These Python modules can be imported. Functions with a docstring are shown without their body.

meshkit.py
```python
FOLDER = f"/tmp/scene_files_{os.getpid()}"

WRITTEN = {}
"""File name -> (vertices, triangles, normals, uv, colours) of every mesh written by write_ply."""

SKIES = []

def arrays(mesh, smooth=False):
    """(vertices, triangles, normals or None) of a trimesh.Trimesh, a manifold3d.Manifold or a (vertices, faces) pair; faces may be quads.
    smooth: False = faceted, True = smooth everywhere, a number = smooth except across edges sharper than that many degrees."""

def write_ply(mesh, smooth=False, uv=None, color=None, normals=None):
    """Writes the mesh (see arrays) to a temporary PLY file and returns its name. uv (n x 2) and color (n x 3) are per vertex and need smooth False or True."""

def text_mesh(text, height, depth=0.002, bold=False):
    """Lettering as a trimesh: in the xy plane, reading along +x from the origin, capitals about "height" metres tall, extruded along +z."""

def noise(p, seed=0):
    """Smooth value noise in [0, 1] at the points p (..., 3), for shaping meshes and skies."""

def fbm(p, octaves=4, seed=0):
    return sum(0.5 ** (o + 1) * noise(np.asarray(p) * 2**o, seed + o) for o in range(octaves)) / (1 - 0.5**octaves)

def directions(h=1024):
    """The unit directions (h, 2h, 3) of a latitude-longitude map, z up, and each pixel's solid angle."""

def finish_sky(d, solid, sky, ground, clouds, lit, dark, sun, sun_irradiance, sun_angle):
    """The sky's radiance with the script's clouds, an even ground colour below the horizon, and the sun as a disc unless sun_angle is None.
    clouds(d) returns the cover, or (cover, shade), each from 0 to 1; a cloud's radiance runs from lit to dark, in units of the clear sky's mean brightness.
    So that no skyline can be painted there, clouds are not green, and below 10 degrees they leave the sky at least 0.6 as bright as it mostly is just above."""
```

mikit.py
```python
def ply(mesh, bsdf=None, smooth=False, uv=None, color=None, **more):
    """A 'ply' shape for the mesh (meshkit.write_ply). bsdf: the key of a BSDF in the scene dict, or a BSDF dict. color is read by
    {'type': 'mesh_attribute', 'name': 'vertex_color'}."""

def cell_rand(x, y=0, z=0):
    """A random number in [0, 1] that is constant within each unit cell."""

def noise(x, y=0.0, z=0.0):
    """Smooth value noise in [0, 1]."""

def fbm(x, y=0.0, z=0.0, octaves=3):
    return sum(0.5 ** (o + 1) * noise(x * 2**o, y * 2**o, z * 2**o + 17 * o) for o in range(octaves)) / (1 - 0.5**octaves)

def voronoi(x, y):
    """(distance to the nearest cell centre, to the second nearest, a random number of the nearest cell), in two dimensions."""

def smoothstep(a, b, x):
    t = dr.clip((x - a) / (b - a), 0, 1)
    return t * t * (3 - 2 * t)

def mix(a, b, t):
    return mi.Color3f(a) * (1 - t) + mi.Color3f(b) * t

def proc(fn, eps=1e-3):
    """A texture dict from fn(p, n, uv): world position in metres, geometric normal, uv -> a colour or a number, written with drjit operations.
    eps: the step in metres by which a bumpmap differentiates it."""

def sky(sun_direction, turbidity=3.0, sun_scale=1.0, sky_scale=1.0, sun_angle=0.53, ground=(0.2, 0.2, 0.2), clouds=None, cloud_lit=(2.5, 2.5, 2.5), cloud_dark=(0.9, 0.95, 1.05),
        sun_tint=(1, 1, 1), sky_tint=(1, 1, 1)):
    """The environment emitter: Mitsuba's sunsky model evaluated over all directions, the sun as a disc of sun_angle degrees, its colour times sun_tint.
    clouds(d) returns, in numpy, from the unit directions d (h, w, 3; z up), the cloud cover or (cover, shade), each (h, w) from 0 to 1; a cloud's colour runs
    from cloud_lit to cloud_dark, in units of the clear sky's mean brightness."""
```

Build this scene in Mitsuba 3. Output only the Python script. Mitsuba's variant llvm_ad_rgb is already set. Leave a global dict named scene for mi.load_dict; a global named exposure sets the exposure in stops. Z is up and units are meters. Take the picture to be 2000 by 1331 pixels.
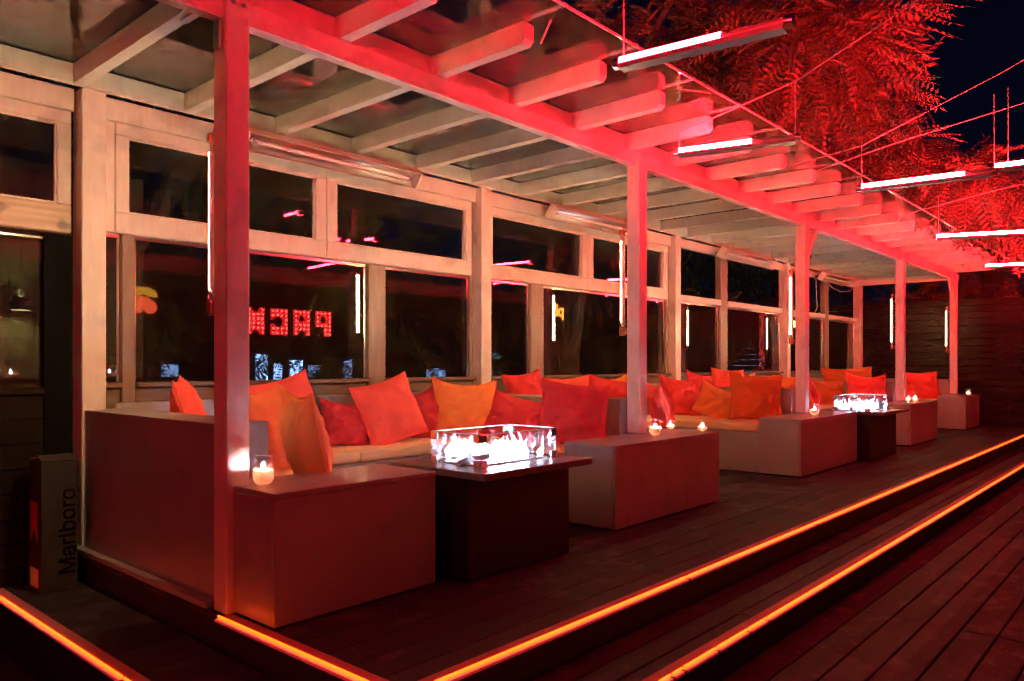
import math, random
import numpy as np, trimesh, mitsuba as mi, drjit as dr, mikit, meshkit
from shapely.geometry import Point, Polygon, box as sbox
from shapely.ops import unary_union

T = mi.ScalarTransform4f
scene, labels = {}, {}
rng = np.random.default_rng(7)
random.seed(7)

# ------------------------------------------------------------------ camera, sky, exposure
exposure = 5.0                                # a long night exposure
K = 1 / 2 ** exposure
TH = math.atan(1330 / 1500.0)
EYE = (0.0, 0.0, 0.9725)
scene['camera'] = {'type': 'perspective', 'fov': math.degrees(2 * math.atan(1000 / 1500.0)), 'fov_axis': 'x', 'near_clip': 0.05, 'far_clip': 300.0,
                   'principal_point_offset_y': -46.5 / 1331.0,
                   'to_world': T().look_at(origin=list(EYE), target=[math.cos(TH), math.sin(TH), EYE[2]], up=[0, 0, 1])}
scene['night_sky'] = mikit.sky((0.4, -0.6, 0.35), turbidity=3, sun_scale=0.0, sky_scale=0.05 * K, sky_tint=(0.42, 0.36, 1.0), ground=(0.03, 0.03, 0.03))

RED = np.array([235.0, 3.2, 6.5])            # hanging red tubes
WARM = np.array([235.0, 165.0, 78.0])        # post tubes
STRIP = np.array([5.5, 0.40, 0.004])
WING_GLOW = np.array([0.42, 0.002, 0.026])         # red glow band put beside the step strips
FLAME = np.array([31.0, 40.0, 56.0])
CANDLE = np.array([760.0, 790.0, 890.0])

# ------------------------------------------------------------------ helpers
def key_of(name):
    if name not in scene and name not in labels and not any(k.startswith(name + '__') for k in scene):
        return name
    n = 1
    while True:
        k = '%s_%03d' % (name, n)
        if k not in scene and k not in labels:
            return k
        n += 1

_count = {}
def part_key(parent, name):
    k = parent + '__' + name
    c = _count.get(k, 0)
    _count[k] = c + 1
    return k if c == 0 else '%s_%03d' % (k, c)

def emit(rgb, w=1.0):
    return {'type': 'area', 'radiance': {'type': 'rgb', 'value': [float(x) * K for x in rgb]}, 'sampling_weight': float(w)}

def thing(name, label, cat, group=None):
    k = key_of(name)
    labels[k] = {'label': label, 'category': cat}
    if group:
        labels[k]['group'] = group
    return k

def part(parent, name, mesh, mat, smooth=False, light=None, label=None, w=1.0, kind=None):
    k = part_key(parent, name)
    scene[k] = mikit.ply(mesh, mat, smooth=smooth)
    if light is not None:
        scene[k]['emitter'] = emit(light, w)
    if label or kind:
        labels[k] = {}
        if label: labels[k]['label'] = label
        if kind: labels[k]['kind'] = kind
    return k

def struct(name, mesh, mat, smooth=False, label=None):
    scene[name] = mikit.ply(mesh, mat, smooth=smooth)
    labels[name] = {'kind': 'structure'}
    if label: labels[name]['label'] = label
    return name

def whole(name, mesh, mat, label, cat, group=None, smooth=False):
    k = thing(name, label, cat, group)
    scene[k] = mikit.ply(mesh, mat, smooth=smooth)
    return k

_S = np.array([[x, y, z] for x in (-1, 1) for y in (-1, 1) for z in (-1, 1)], float)
_t = np.vstack([_S * (np.ones(3) - 0.3 * np.eye(3)[k]) for k in range(3)])
_t = np.vstack([np.where(np.arange(3) == k, _S, _S * 0.7) for k in range(3)])
_hull = trimesh.convex.convex_hull(_t)
_idx = [int(np.argmin(((_t - v) ** 2).sum(1))) for v in _hull.vertices]
_F = np.array([[_idx[i] for i in f] for f in _hull.faces])

def box(x0, x1, y0, y1, z0, z1, b=0.004):
    c = np.array([(x0 + x1) / 2, (y0 + y1) / 2, (z0 + z1) / 2])
    h = np.abs(np.array([x1 - x0, y1 - y0, z1 - z0])) / 2
    b = min(b, 0.45 * h.min())
    v = np.vstack([_S * np.where(np.arange(3) == k, h, h - b) for k in range(3)]) + c
    return trimesh.Trimesh(v, _F.copy(), process=False)

def cat(*ms):
    ms = [m for g in ms for m in (g if isinstance(g, (list, tuple)) else [g])]
    return trimesh.util.concatenate(ms)

def tube(pts, r, n=8, caps=True):
    pts = np.asarray(pts, float)
    r = np.broadcast_to(np.asarray(r, float), (len(pts),))
    t = np.gradient(pts, axis=0)
    t /= np.maximum(np.linalg.norm(t, axis=1, keepdims=True), 1e-9)
    ref = np.array([0, 0, 1.0]) if abs(t[0][2]) < 0.9 else np.array([1.0, 0, 0])
    rings = []
    a = np.arange(n) * 2 * np.pi / n
    for p, d, rad in zip(pts, t, r):
        u = np.cross(d, ref); u /= np.linalg.norm(u)
        w = np.cross(d, u); ref = np.cross(u, d)
        rings.append(p + rad * (np.cos(a)[:, None] * u + np.sin(a)[:, None] * w))
    v = np.vstack(rings)
    f = []
    for i in range(len(pts) - 1):
        for j in range(n):
            q, q2 = i * n + j, i * n + (j + 1) % n
            f += [[q, q2, q2 + n], [q, q2 + n, q + n]]
    if caps:
        v = np.vstack([v, pts[0], pts[-1]])
        L = len(v)
        for j in range(n):
            f += [[(j + 1) % n, j, L - 2], [(len(pts) - 1) * n + j, (len(pts) - 1) * n + (j + 1) % n, L - 1]]
    m = trimesh.Trimesh(v, np.array(f), process=False)
    if m.volume < 0: m.invert()
    return m

def lathe(profile, n=28, at=(0, 0, 0)):
    pr = np.asarray(profile, float)
    a = np.arange(n) * 2 * np.pi / n
    v = np.array([[r * math.cos(t), r * math.sin(t), z] for r, z in pr for t in a]) + np.array(at)
    f = []
    for i in range(len(pr) - 1):
        for j in range(n):
            q, q2 = i * n + j, i * n + (j + 1) % n
            f += [[q, q2, q2 + n], [q, q2 + n, q + n]]
    return trimesh.Trimesh(v, np.array(f), process=False)

def quad(a, b, c, d):
    return trimesh.Trimesh(np.array([a, b, c, d], float), np.array([[0, 1, 2], [0, 2, 3]]), process=False)

def mapped(mesh, M, t):
    m = mesh.copy()
    m.vertices = np.asarray(m.vertices) @ np.asarray(M, float).T + np.asarray(t, float)
    return m

def cyl(p0, p1, r, n=16):
    return tube([p0, p1], r, n)

# ------------------------------------------------------------------ materials
def rgbv(*c): return {'type': 'rgb', 'value': [float(x) for x in c]}

def mat(name, base, rough=0.5, spec=0.5, metallic=0.0, **kw):
    d = {'type': 'principled', 'base_color': base if isinstance(base, dict) else rgbv(*base), 'roughness': rough if isinstance(rough, dict) else float(rough), 'specular': float(spec), 'metallic': float(metallic)}
    d.update(kw)
    scene[name] = {'type': 'twosided', 'bsdf': d}

def bump(name, inner, fn, scale):
    d = scene[inner]['bsdf']
    scene[name] = {'type': 'twosided', 'bsdf': {'type': 'bumpmap', 'arbitrary': mikit.proc(fn), 'scale': scale, 'bsdf': d}}

def paint_fn(p, n, uv):
    g = mikit.fbm(p.x * 9, p.y * 9, p.z * 9, 3)
    s = mikit.noise(p.x * 70, p.y * 70, p.z * 9)
    w = mikit.smoothstep(0.60, 0.74, mikit.fbm(p.x * 5 + 3, p.y * 5, p.z * 5, 4))
    return mikit.mix((0.64, 0.57, 0.48), (0.82, 0.755, 0.66), 0.6 * g + 0.4 * s) * (1 - 0.16 * w)
mat('cream_paint', mikit.proc(paint_fn), 0.42)

def raw_wood_fn(p, n, uv):
    g = mikit.noise(p.x * 3, p.y * 40, p.z * 60)
    k = mikit.noise(p.x * 14, p.y * 3, p.z * 16)
    return mikit.mix((0.50, 0.38, 0.24), (0.66, 0.54, 0.38), g) * (1 - 0.45 * mikit.smoothstep(0.72, 0.9, k))
mat('pale_timber', mikit.proc(raw_wood_fn), 0.55)

def clad_fn(p, n, uv):
    r = mikit.cell_rand(dr.floor(p.z * 9.2), dr.floor(p.x * 0.6))
    g = mikit.fbm(p.x * 4, p.y * 4, p.z * 90, 3)
    return mikit.mix((0.13, 0.085, 0.055), (0.25, 0.17, 0.11), 0.6 * g + 0.4 * r)
mat('brown_timber', mikit.proc(clad_fn), 0.5)

def mullion_fn(p, n, uv):
    return mikit.mix((0.24, 0.17, 0.125), (0.32, 0.23, 0.17), mikit.noise(p.x * 40, p.y * 40, p.z * 5))
def dark_timber_fn(p, n, uv):
    g = mikit.fbm(p.x * 4, p.y * 4, p.z * 90, 3)
    return mikit.mix((0.010, 0.007, 0.006), (0.030, 0.021, 0.016), g)
mat('dark_timber', mikit.proc(dark_timber_fn), 0.8, 0.05)
mat('brown_paint', mikit.proc(mullion_fn), 0.4)

def taupe_fn(p, n, uv):
    g = mikit.fbm(p.x * 130, p.y * 130, p.z * 130, 2)
    s = mikit.fbm(p.x * 3, p.y * 3, p.z * 3, 3)
    w = mikit.smoothstep(0.60, 0.80, mikit.fbm(p.x * 14, p.y * 14, p.z * 4 + 9, 4))
    c = mikit.mix((0.26, 0.22, 0.215), (0.40, 0.345, 0.335), 0.3 * g + 0.7 * s)
    return c * (1 - 0.14 * w)
def taupe_rough(p, n, uv):
    return 0.26 + 0.16 * mikit.fbm(p.x * 6, p.y * 6, p.z * 6, 3)
mat('taupe_laminate', mikit.proc(taupe_fn), mikit.proc(taupe_rough), 0.6)

def top_fn(p, n, uv):
    return mikit.mix((0.10, 0.08, 0.075), (0.17, 0.14, 0.13), mikit.fbm(p.x * 30, p.y * 30, p.z * 30, 3))
mat('table_stone', mikit.proc(top_fn), 0.28, 0.6)
mat('charcoal_panel', (0.014, 0.014, 0.017), 0.45, 0.3)

def deck_fn(p, n, uv):
    g = mikit.fbm(p.x * 5, p.y * 160, p.z * 20, 3)
    r = mikit.cell_rand(dr.floor((p.y + 20) / 0.145), dr.floor(p.x / 3.2))
    s = mikit.smoothstep(0.56, 0.78, mikit.fbm(p.x * 7, p.y * 9, 0.0, 4))
    c = mikit.mix((0.028, 0.020, 0.024), (0.068, 0.048, 0.056), 0.35 * g + 0.65 * r)
    speck = mikit.smoothstep(0.90, 0.96, mikit.noise(p.x * 55, p.y * 75, 3.0))
    return mikit.mix(c, (0.17, 0.14, 0.13), 0.25 * s + 0.4 * speck)
def deck_rough(p, n, uv):
    return 0.60 + 0.25 * mikit.fbm(p.x * 9, p.y * 30, 0.0, 3)
mat('deck_board', mikit.proc(deck_fn), mikit.proc(deck_rough), 0.15)
mat('deck_frame', (0.02, 0.016, 0.016), 0.7)
mat('ground_dark', (0.03, 0.028, 0.026), 0.9)

def cloth(name, c):
    c = np.array(c)
    def fn(p, n, uv):
        w = mikit.noise(p.x * 420, p.y * 420, p.z * 420)
        s = mikit.fbm(p.x * 11, p.y * 11, p.z * 11, 3)
        return mikit.mix([float(q) * 0.95 for q in c], [min(float(q) * 1.09, 0.95) for q in c], 0.18 * w + 0.82 * s)
    scene[name] = {'type': 'twosided', 'bsdf': {'type': 'principled', 'base_color': mikit.proc(fn), 'roughness': 0.85, 'specular': 0.25, 'sheen': 0.5, 'sheen_tint': 0.5}}
cloth('cloth_coral', (0.90, 0.11, 0.085))
cloth('cloth_red', (0.72, 0.05, 0.055))
cloth('cloth_crimson', (0.56, 0.04, 0.05))
cloth('cloth_orange', (0.84, 0.225, 0.06))
cloth('cloth_amber', (0.84, 0.30, 0.05))
cloth('cloth_vermilion', (0.62, 0.12, 0.035))
cloth('cloth_seat', (0.80, 0.54, 0.30))

mat('steel', (0.62, 0.60, 0.58), 0.22, 0.5, 1.0)
mat('brushed_aluminium', (0.80, 0.77, 0.72), 0.16, 0.5, 1.0)
mat('spill_band_red', (0.50, 0.17, 0.20), 0.6, 0.1)  # red tint puts the strip glow into the colour
mat('copper_cap', (0.55, 0.25, 0.16), 0.3, 0.5, 1.0)
mat('dark_metal', (0.05, 0.045, 0.045), 0.45, 0.5, 0.5)
mat('heater_white', (0.78, 0.71, 0.63), 0.35)
mat('quartz_tube', (0.85, 0.80, 0.74), 0.12, 0.8)
mat('clear_plastic', (0.5, 0.42, 0.40), 0.25, 0.7)
mat('rail_grey', (0.26, 0.22, 0.21), 0.4)
mat('cable_grey', (0.5, 0.45, 0.42), 0.35)
scene['wax'] = {'type': 'principledthin', 'base_color': rgbv(0.44, 0.25, 0.16), 'roughness': 0.5, 'diff_trans': 0.8, 'spec_trans': 0.0, 'eta': 1.4}
mat('log_ceramic', (0.35, 0.33, 0.32), 0.8)
mat('lamp_body', (0.8, 0.8, 0.8), 0.5)
mat('black_matte', (0.010, 0.010, 0.010), 0.9, 0.0)
mat('carton_brown', mikit.proc(lambda p, n, uv: mikit.mix((0.028, 0.020, 0.018), (0.046, 0.034, 0.029), mikit.fbm(p.x * 30, p.y * 30, p.z * 8, 3))), 0.8)
mat('print_red', (0.55, 0.02, 0.03), 0.6)
mat('print_black', (0.006, 0.006, 0.006), 0.9, 0.0)
mat('print_cream', (0.6, 0.52, 0.4), 0.6)
mat('wall_render', (0.05, 0.04, 0.035), 0.8)

def bark_fn(p, n, uv):
    a = mikit.fbm(p.x * 26 + 3 * p.z, p.y * 26, p.z * 5, 4)
    return mikit.mix((0.02, 0.015, 0.010), (0.17, 0.125, 0.07), mikit.smoothstep(0.25, 0.8, a))
mat('bark', mikit.proc(bark_fn), 0.9)
mat('bark_pale', mikit.proc(lambda p, n, uv: mikit.mix((0.16, 0.12, 0.09), (0.34, 0.27, 0.21), mikit.fbm(p.x * 20, p.y * 20, p.z * 9, 3))), 0.9)

def leaf(name, a, b, tr):
    def fn(p, n, uv):
        return mikit.mix(a, b, mikit.fbm(p.x * 4, p.y * 4, p.z * 4, 3))
    scene[name] = {'type': 'twosided', 'bsdf': {'type': 'principled', 'base_color': mikit.proc(fn), 'roughness': 0.5, 'specular': 0.4}}
leaf('leaf_light', (0.14, 0.09, 0.04), (0.40, 0.20, 0.12), 0.6)
leaf('leaf_dark', (0.06, 0.075, 0.02), (0.15, 0.17, 0.05), 0.6)

scene['window_glass'] = {'type': 'thindielectric', 'int_ior': 1.52}
scene['clear_glass'] = {'type': 'thindielectric', 'int_ior': 1.5}
scene['glass_rim'] = {'type': 'dielectric', 'int_ior': 1.5}
def roof_dirt(p, n, uv):
    g = mikit.fbm(p.x * 7, p.y * 7, 0.0, 4)
    f = mikit.noise(p.x * 150, p.y * 150, 0.0)
    f2 = mikit.noise(p.x * 60, p.y * 60, 3.0)
    return 0.02 + 0.05 * g * g + 0.16 * f * f2 * g
scene['roof_glass'] = {'type': 'blendbsdf', 'weight': mikit.proc(roof_dirt), 'a': {'type': 'thindielectric', 'int_ior': 1.52},
                       'b': {'type': 'twosided', 'bsdf': {'type': 'diffuse', 'reflectance': rgbv(0.22, 0.20, 0.10)}}}
def pane_dirt(p, n, uv):
    g = mikit.fbm(p.x * 3, p.y * 3, p.z * 3, 3)
    f = mikit.noise(p.x * 120, p.y * 120, p.z * 120)
    return 0.002 + 0.003 * g + 0.012 * f * mikit.smoothstep(0.5, 0.8, g)
scene['dusty_glass'] = {'type': 'blendbsdf', 'weight': mikit.proc(pane_dirt), 'a': {'type': 'thindielectric', 'int_ior': 1.52},
                        'b': {'type': 'twosided', 'bsdf': {'type': 'diffuse', 'reflectance': rgbv(0.5, 0.48, 0.42)}}}

# ------------------------------------------------------------------ ground, decks, steps
struct('ground', quad((-25, -25, -0.42), (60, -25, -0.42), (60, 45, -0.42), (-25, 45, -0.42)), 'ground_dark')

FX = 13.95                                    # deck ends at the fence
def deck(name, x0, x1, y0, y1, z, seg, off, w=0.145, gap=0.006, th=0.026, first_near=True):
    struct(name, box(x0 + 0.012, x1 - 0.012, y0 + 0.012, y1 - 0.012, -0.40, z - th - 0.002, 0.002), 'deck_frame')
    n = int(round((y1 - y0) / w))
    w = (y1 - y0) / n
    for i in range(n):
        a, b = y0 + i * w + gap / 2, y0 + (i + 1) * w - gap / 2
        xs = [x0] + [x for x in np.arange(off + (0.0 if i % 2 == 0 or seg < 2 else 0.0), x1, seg) if x > x0 + 0.3 and x < x1 - 0.2] + [x1]
        for p, q in zip(xs[:-1], xs[1:]):
            dz = rng.uniform(-0.0012, 0.0012)
            part(name, 'board', box(p + 0.002, q - 0.002, a, b, z - th + dz, z + dz, 0.004), 'deck_board')
deck('upper_deck', 1.465, FX, 1.735, 4.40, 0.0, 3.18, 3.14)
deck('middle_step', 1.12, FX, 1.39, 1.732, -0.13, 3.2, 3.21, w=0.114)
deck('side_step', 1.12, 1.462, 1.735, 4.40, -0.13, 8, 20, w=0.148)
deck('lower_deck', -1.4, FX, -1.66, 1.387, -0.26, 3.6, 4.05)

def strip(name, label, a, b, cuts):
    """LED profile along one deck nosing, lit segments between small gaps."""
    k = thing(name, label, 'light strip')
    a, b = np.array(a, float), np.array(b, float)
    L = np.linalg.norm(b - a); d = (b - a) / L
    s = [0] + list(cuts) + [L]
    for p, q in zip(s[:-1], s[1:]):
        u, v = a + d * (p + 0.008), a + d * (q - 0.008)
        lo, hi = np.minimum(u, v), np.maximum(u, v)
        e = np.where(np.abs(d) > 0.5, 0, np.array([0.0036, 0.0036, 0.0045]))
        part(k, 'lit_segment', box(lo[0] - e[0], hi[0] + e[0], lo[1] - e[1], hi[1] + e[1], lo[2] - e[2] + 0.003, hi[2] + e[2] + 0.003, 0.002), 'lamp_body', light=STRIP, w=1.2 * min(q - p, 1.6))
        # emissive red slabs beside the diode line imitate its glow band
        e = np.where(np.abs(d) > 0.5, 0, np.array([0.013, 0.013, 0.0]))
        part(k, 'red_glow', box(lo[0] - e[0], hi[0] + e[0], lo[1] - e[1], hi[1] + e[1], lo[2] - 0.0075, lo[2] - 0.0057, 0.0008), 'lamp_body', light=WING_GLOW, w=0.5 * min(q - p, 1.6))
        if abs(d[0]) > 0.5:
            part(k, 'red_glow', box(lo[0], hi[0], lo[1] - 0.0145, lo[1] - 0.0125, lo[2] - 0.015, lo[2] - 0.008, 0.0008), 'lamp_body', light=WING_GLOW * 0.4, w=0.3 * min(q - p, 1.6))
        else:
            part(k, 'red_glow', box(lo[0] - 0.0145, lo[0] - 0.0125, lo[1], hi[1], lo[2] - 0.015, lo[2] - 0.008, 0.0008), 'lamp_body', light=WING_GLOW * 0.4, w=0.3 * min(q - p, 1.6))
    if abs(d[0]) > 0.5:
        part(k, 'spill_band', box(a[0], b[0], a[1] + 0.0165, a[1] + 0.060, a[2] - 0.0055, a[2] - 0.0035, 0.0008), 'spill_band_red')  # added band on the deck, reddened to read as light spilling from the strip
    else:
        part(k, 'spill_band', box(a[0] + 0.0165, a[0] + 0.060, a[1] + 0.062, b[1], a[2] - 0.0055, a[2] - 0.0035, 0.0008), 'spill_band_red')
    e = np.where(np.abs(d) > 0.5, 0, np.array([0.011, 0.011, 0]))
    lo, hi = np.minimum(a, b) - e, np.maximum(a, b) + e
    part(k, 'channel', box(lo[0], hi[0], lo[1], hi[1], lo[2] - 0.024, lo[2] - 0.0085, 0.001), 'dark_metal')
    return k
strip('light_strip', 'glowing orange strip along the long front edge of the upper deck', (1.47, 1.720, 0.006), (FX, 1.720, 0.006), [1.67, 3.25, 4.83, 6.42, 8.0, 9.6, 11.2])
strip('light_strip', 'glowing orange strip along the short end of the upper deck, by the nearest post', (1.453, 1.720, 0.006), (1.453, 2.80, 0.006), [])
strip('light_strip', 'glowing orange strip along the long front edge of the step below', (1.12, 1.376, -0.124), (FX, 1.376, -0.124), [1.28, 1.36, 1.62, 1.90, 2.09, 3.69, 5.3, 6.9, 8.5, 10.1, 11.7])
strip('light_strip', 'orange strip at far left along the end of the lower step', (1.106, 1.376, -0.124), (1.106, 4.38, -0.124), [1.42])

# ------------------------------------------------------------------ pergola
PX = [1.49, 4.455, 7.43, 10.79, 13.77]        # left faces of the front posts
BX = [1.50, 4.49, 7.61, 10.76, 13.98]         # left faces of the wall posts
ZB, ZR, ZG = 2.32, 2.415, 2.518               # beam bottom, rafter bottom, glass underside
per = thing('pergola', 'long cream painted timber pergola with glass roof over the seating bays', 'pergola')
for x in PX:
    zb = 0.503 if x > 2 else 0.0
    part(per, 'post', box(x, x + 0.1, 2.80, 2.90, zb, ZR - 0.002, 0.005), 'cream_paint')
    for dx in (0.03, 0.072):
        part(per, 'bolt', cyl((x + dx, 2.797, 2.385), (x + dx, 2.805, 2.385), 0.009, 12), 'steel')
    part(per, 'bolt', cyl((x - 0.004, 2.85, 2.26), (x + 0.004, 2.85, 2.26), 0.012, 12), 'steel')
for a, b in zip([-2.2] + [x + 0.1 for x in PX], PX + [14.05]):
    part(per, 'beam', box(a, b, 2.82, 2.88, ZB, ZR - 0.002, 0.004), 'cream_paint')
RX = [1.455 + 0.58 * i for i in range(-6, 22)]
for x in RX:
    p = Polygon([(2.24, ZR + 0.022), (2.262, ZR), (4.33, ZR), (4.33, ZG - 0.002), (2.25, ZG - 0.002), (2.24, ZG - 0.014)])
    m = trimesh.creation.extrude_polygon(p, 0.06, engine='earcut')
    m = mapped(m, [[0, 0, 1], [1, 0, 0], [0, 1, 0]], (x, 0, 0))
    part(per, 'rafter', m, 'cream_paint')
    part(per, 'glazing_bar', box(x + 0.014, x + 0.046, 2.035, 4.30, ZG + 0.014, ZG + 0.024, 0.003), 'cream_paint')
for a, b in zip(RX[:-1], RX[1:]):
    part(per, 'blocking', box(a + 0.062, b - 0.002, 2.856, 2.878, ZR, ZG - 0.003, 0.002), 'cream_paint')
    part(per, 'back_blocking', box(a + 0.062, b - 0.002, 4.29, 4.328, ZR - 0.002, ZG - 0.003, 0.002), 'cream_paint')
    part(per, 'roof_pane', quad((a + 0.032, 2.035, ZG + 0.003), (b + 0.028, 2.035, ZG + 0.003), (b + 0.028, 4.36, ZG + 0.003), (a + 0.032, 4.36, ZG + 0.003)), 'roof_glass')
    part(per, 'pane_edge', box(a + 0.034, b + 0.026, 2.026, 2.034, ZG - 0.002, ZG + 0.012, 0.002), 'quartz_tube')
# end trim at the far end, knee braces, chrome bracket
part(per, 'end_trim', box(13.70, 13.76, 2.9, 4.33, ZR - 0.11, ZR - 0.002, 0.004), 'cream_paint')
def brace(px, s):
    x0 = px + 0.1 if s > 0 else px
    p = Polygon([(0, 1.98), (0, 2.07), (0.25, ZB - 0.002), (0.33, ZB - 0.002)])
    p = Polygon([(0.001, 1.97), (0.001, 2.06), (0.235, ZB - 0.001), (0.31, ZB - 0.001)])
    m = trimesh.creation.extrude_polygon(p, 0.05, engine='earcut')
    return mapped(m, [[s, 0, 0], [0, 0, -s], [0, 1, 0]], (x0, 2.82 if s < 0 else 2.87, 0))
part(per, 'brace', brace(PX[2], 1), 'cream_paint')
part(per, 'brace', brace(PX[4], -1), 'cream_paint')
part(per, 'corner_bracket', cat(box(1.476, 1.4885, 2.825, 2.875, 2.20, 2.40, 0.002), box(1.476, 1.51, 2.905, 3.16, ZR - 0.014, ZR - 0.004, 0.002), box(1.476, 1.4885, 2.875, 2.93, 2.36, 2.40, 0.002)), 'steel')

# ------------------------------------------------------------------ glazed wall behind the benches
wall = thing('glazed_wall', 'cream framed window wall with upper and lower panes behind the benches', 'window wall')
YF = 4.37                                     # front of the frames
for x in BX[:3]:
    part(wall, 'post', box(x, x + 0.12, 4.31, 4.44, 0.0, 2.411, 0.005), 'cream_paint')
    for dx in (0.035, 0.085):
        part(wall, 'bolt', cyl((x + dx, 4.306, 2.355), (x + dx, 4.315, 2.355), 0.011, 12), 'cream_paint')
def frame(x0, x1, z0, z1, gx0, gx1, gz0, gz1, y0, y1, holder, m='cream_paint', sash='sash', pane='pane', glass='dusty_glass', gy=None, mb=None, tilt=0.0085):
    part(holder, sash + '_rail', box(x0, x1, y0, y1, gz1, z1, 0.004), m)
    part(holder, sash + '_rail', box(x0, x1, y0, y1, z0, gz0, 0.004), mb or m)
    part(holder, sash + '_stile', box(x0, gx0, y0, y1, gz0 + 0.001, gz1 - 0.001, 0.004), m)
    part(holder, sash + '_stile', box(gx1, x1, y0, y1, gz0 + 0.001, gz1 - 0.001, 0.004), m)
    # glazing bead
    for q in ((gx0, gx1, gz1 - 0.012, gz1 - 0.001), (gx0, gx1, gz0 + 0.001, gz0 + 0.012), (gx0, gx0 + 0.011, gz0 + 0.013, gz1 - 0.013), (gx1 - 0.011, gx1, gz0 + 0.013, gz1 - 0.013)):
        part(holder, 'bead', box(q[0], q[1], y0 + 0.008, y0 + 0.03, q[2], q[3], 0.003), m)
    gy = gy or y0 + 0.042
    part(holder, pane, quad((gx0, gy + tilt, gz0), (gx1, gy + tilt, gz0), (gx1, gy - tilt, gz1), (gx0, gy - tilt, gz1)), glass)
for x0, x1 in ((1.62, 4.49), (4.61, 7.61)):
    part(wall, 'head_plate', box(x0, x1, YF, 4.44, 2.292, 2.411, 0.004), 'cream_paint')
frame(1.69, 3.045, 1.69, 2.288, 1.755, 2.965, 1.80, 2.222, YF + 0.002, 4.43, wall)
frame(3.05, 4.44, 1.69, 2.288, 3.13, 4.375, 1.80, 2.222, YF + 0.002, 4.43, wall)
frame(4.63, 6.03, 1.69, 2.288, 4.69, 5.955, 1.80, 2.222, YF + 0.002, 4.43, wall)
frame(6.035, 7.545, 1.69, 2.288, 6.13, 7.46, 1.80, 2.222, YF + 0.002, 4.43, wall)
part(wall, 'filler', box(1.622, 1.687, YF + 0.004, 4.43, 1.69, 2.288, 0.003), 'cream_paint')
part(wall, 'filler', box(4.443, 4.487, YF + 0.03, 4.43, 0.87, 2.288, 0.003), 'brown_paint')
part(wall, 'filler', box(7.548, 7.607, YF + 0.03, 4.43, 0.87, 2.288, 0.003), 'brown_paint')
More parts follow.
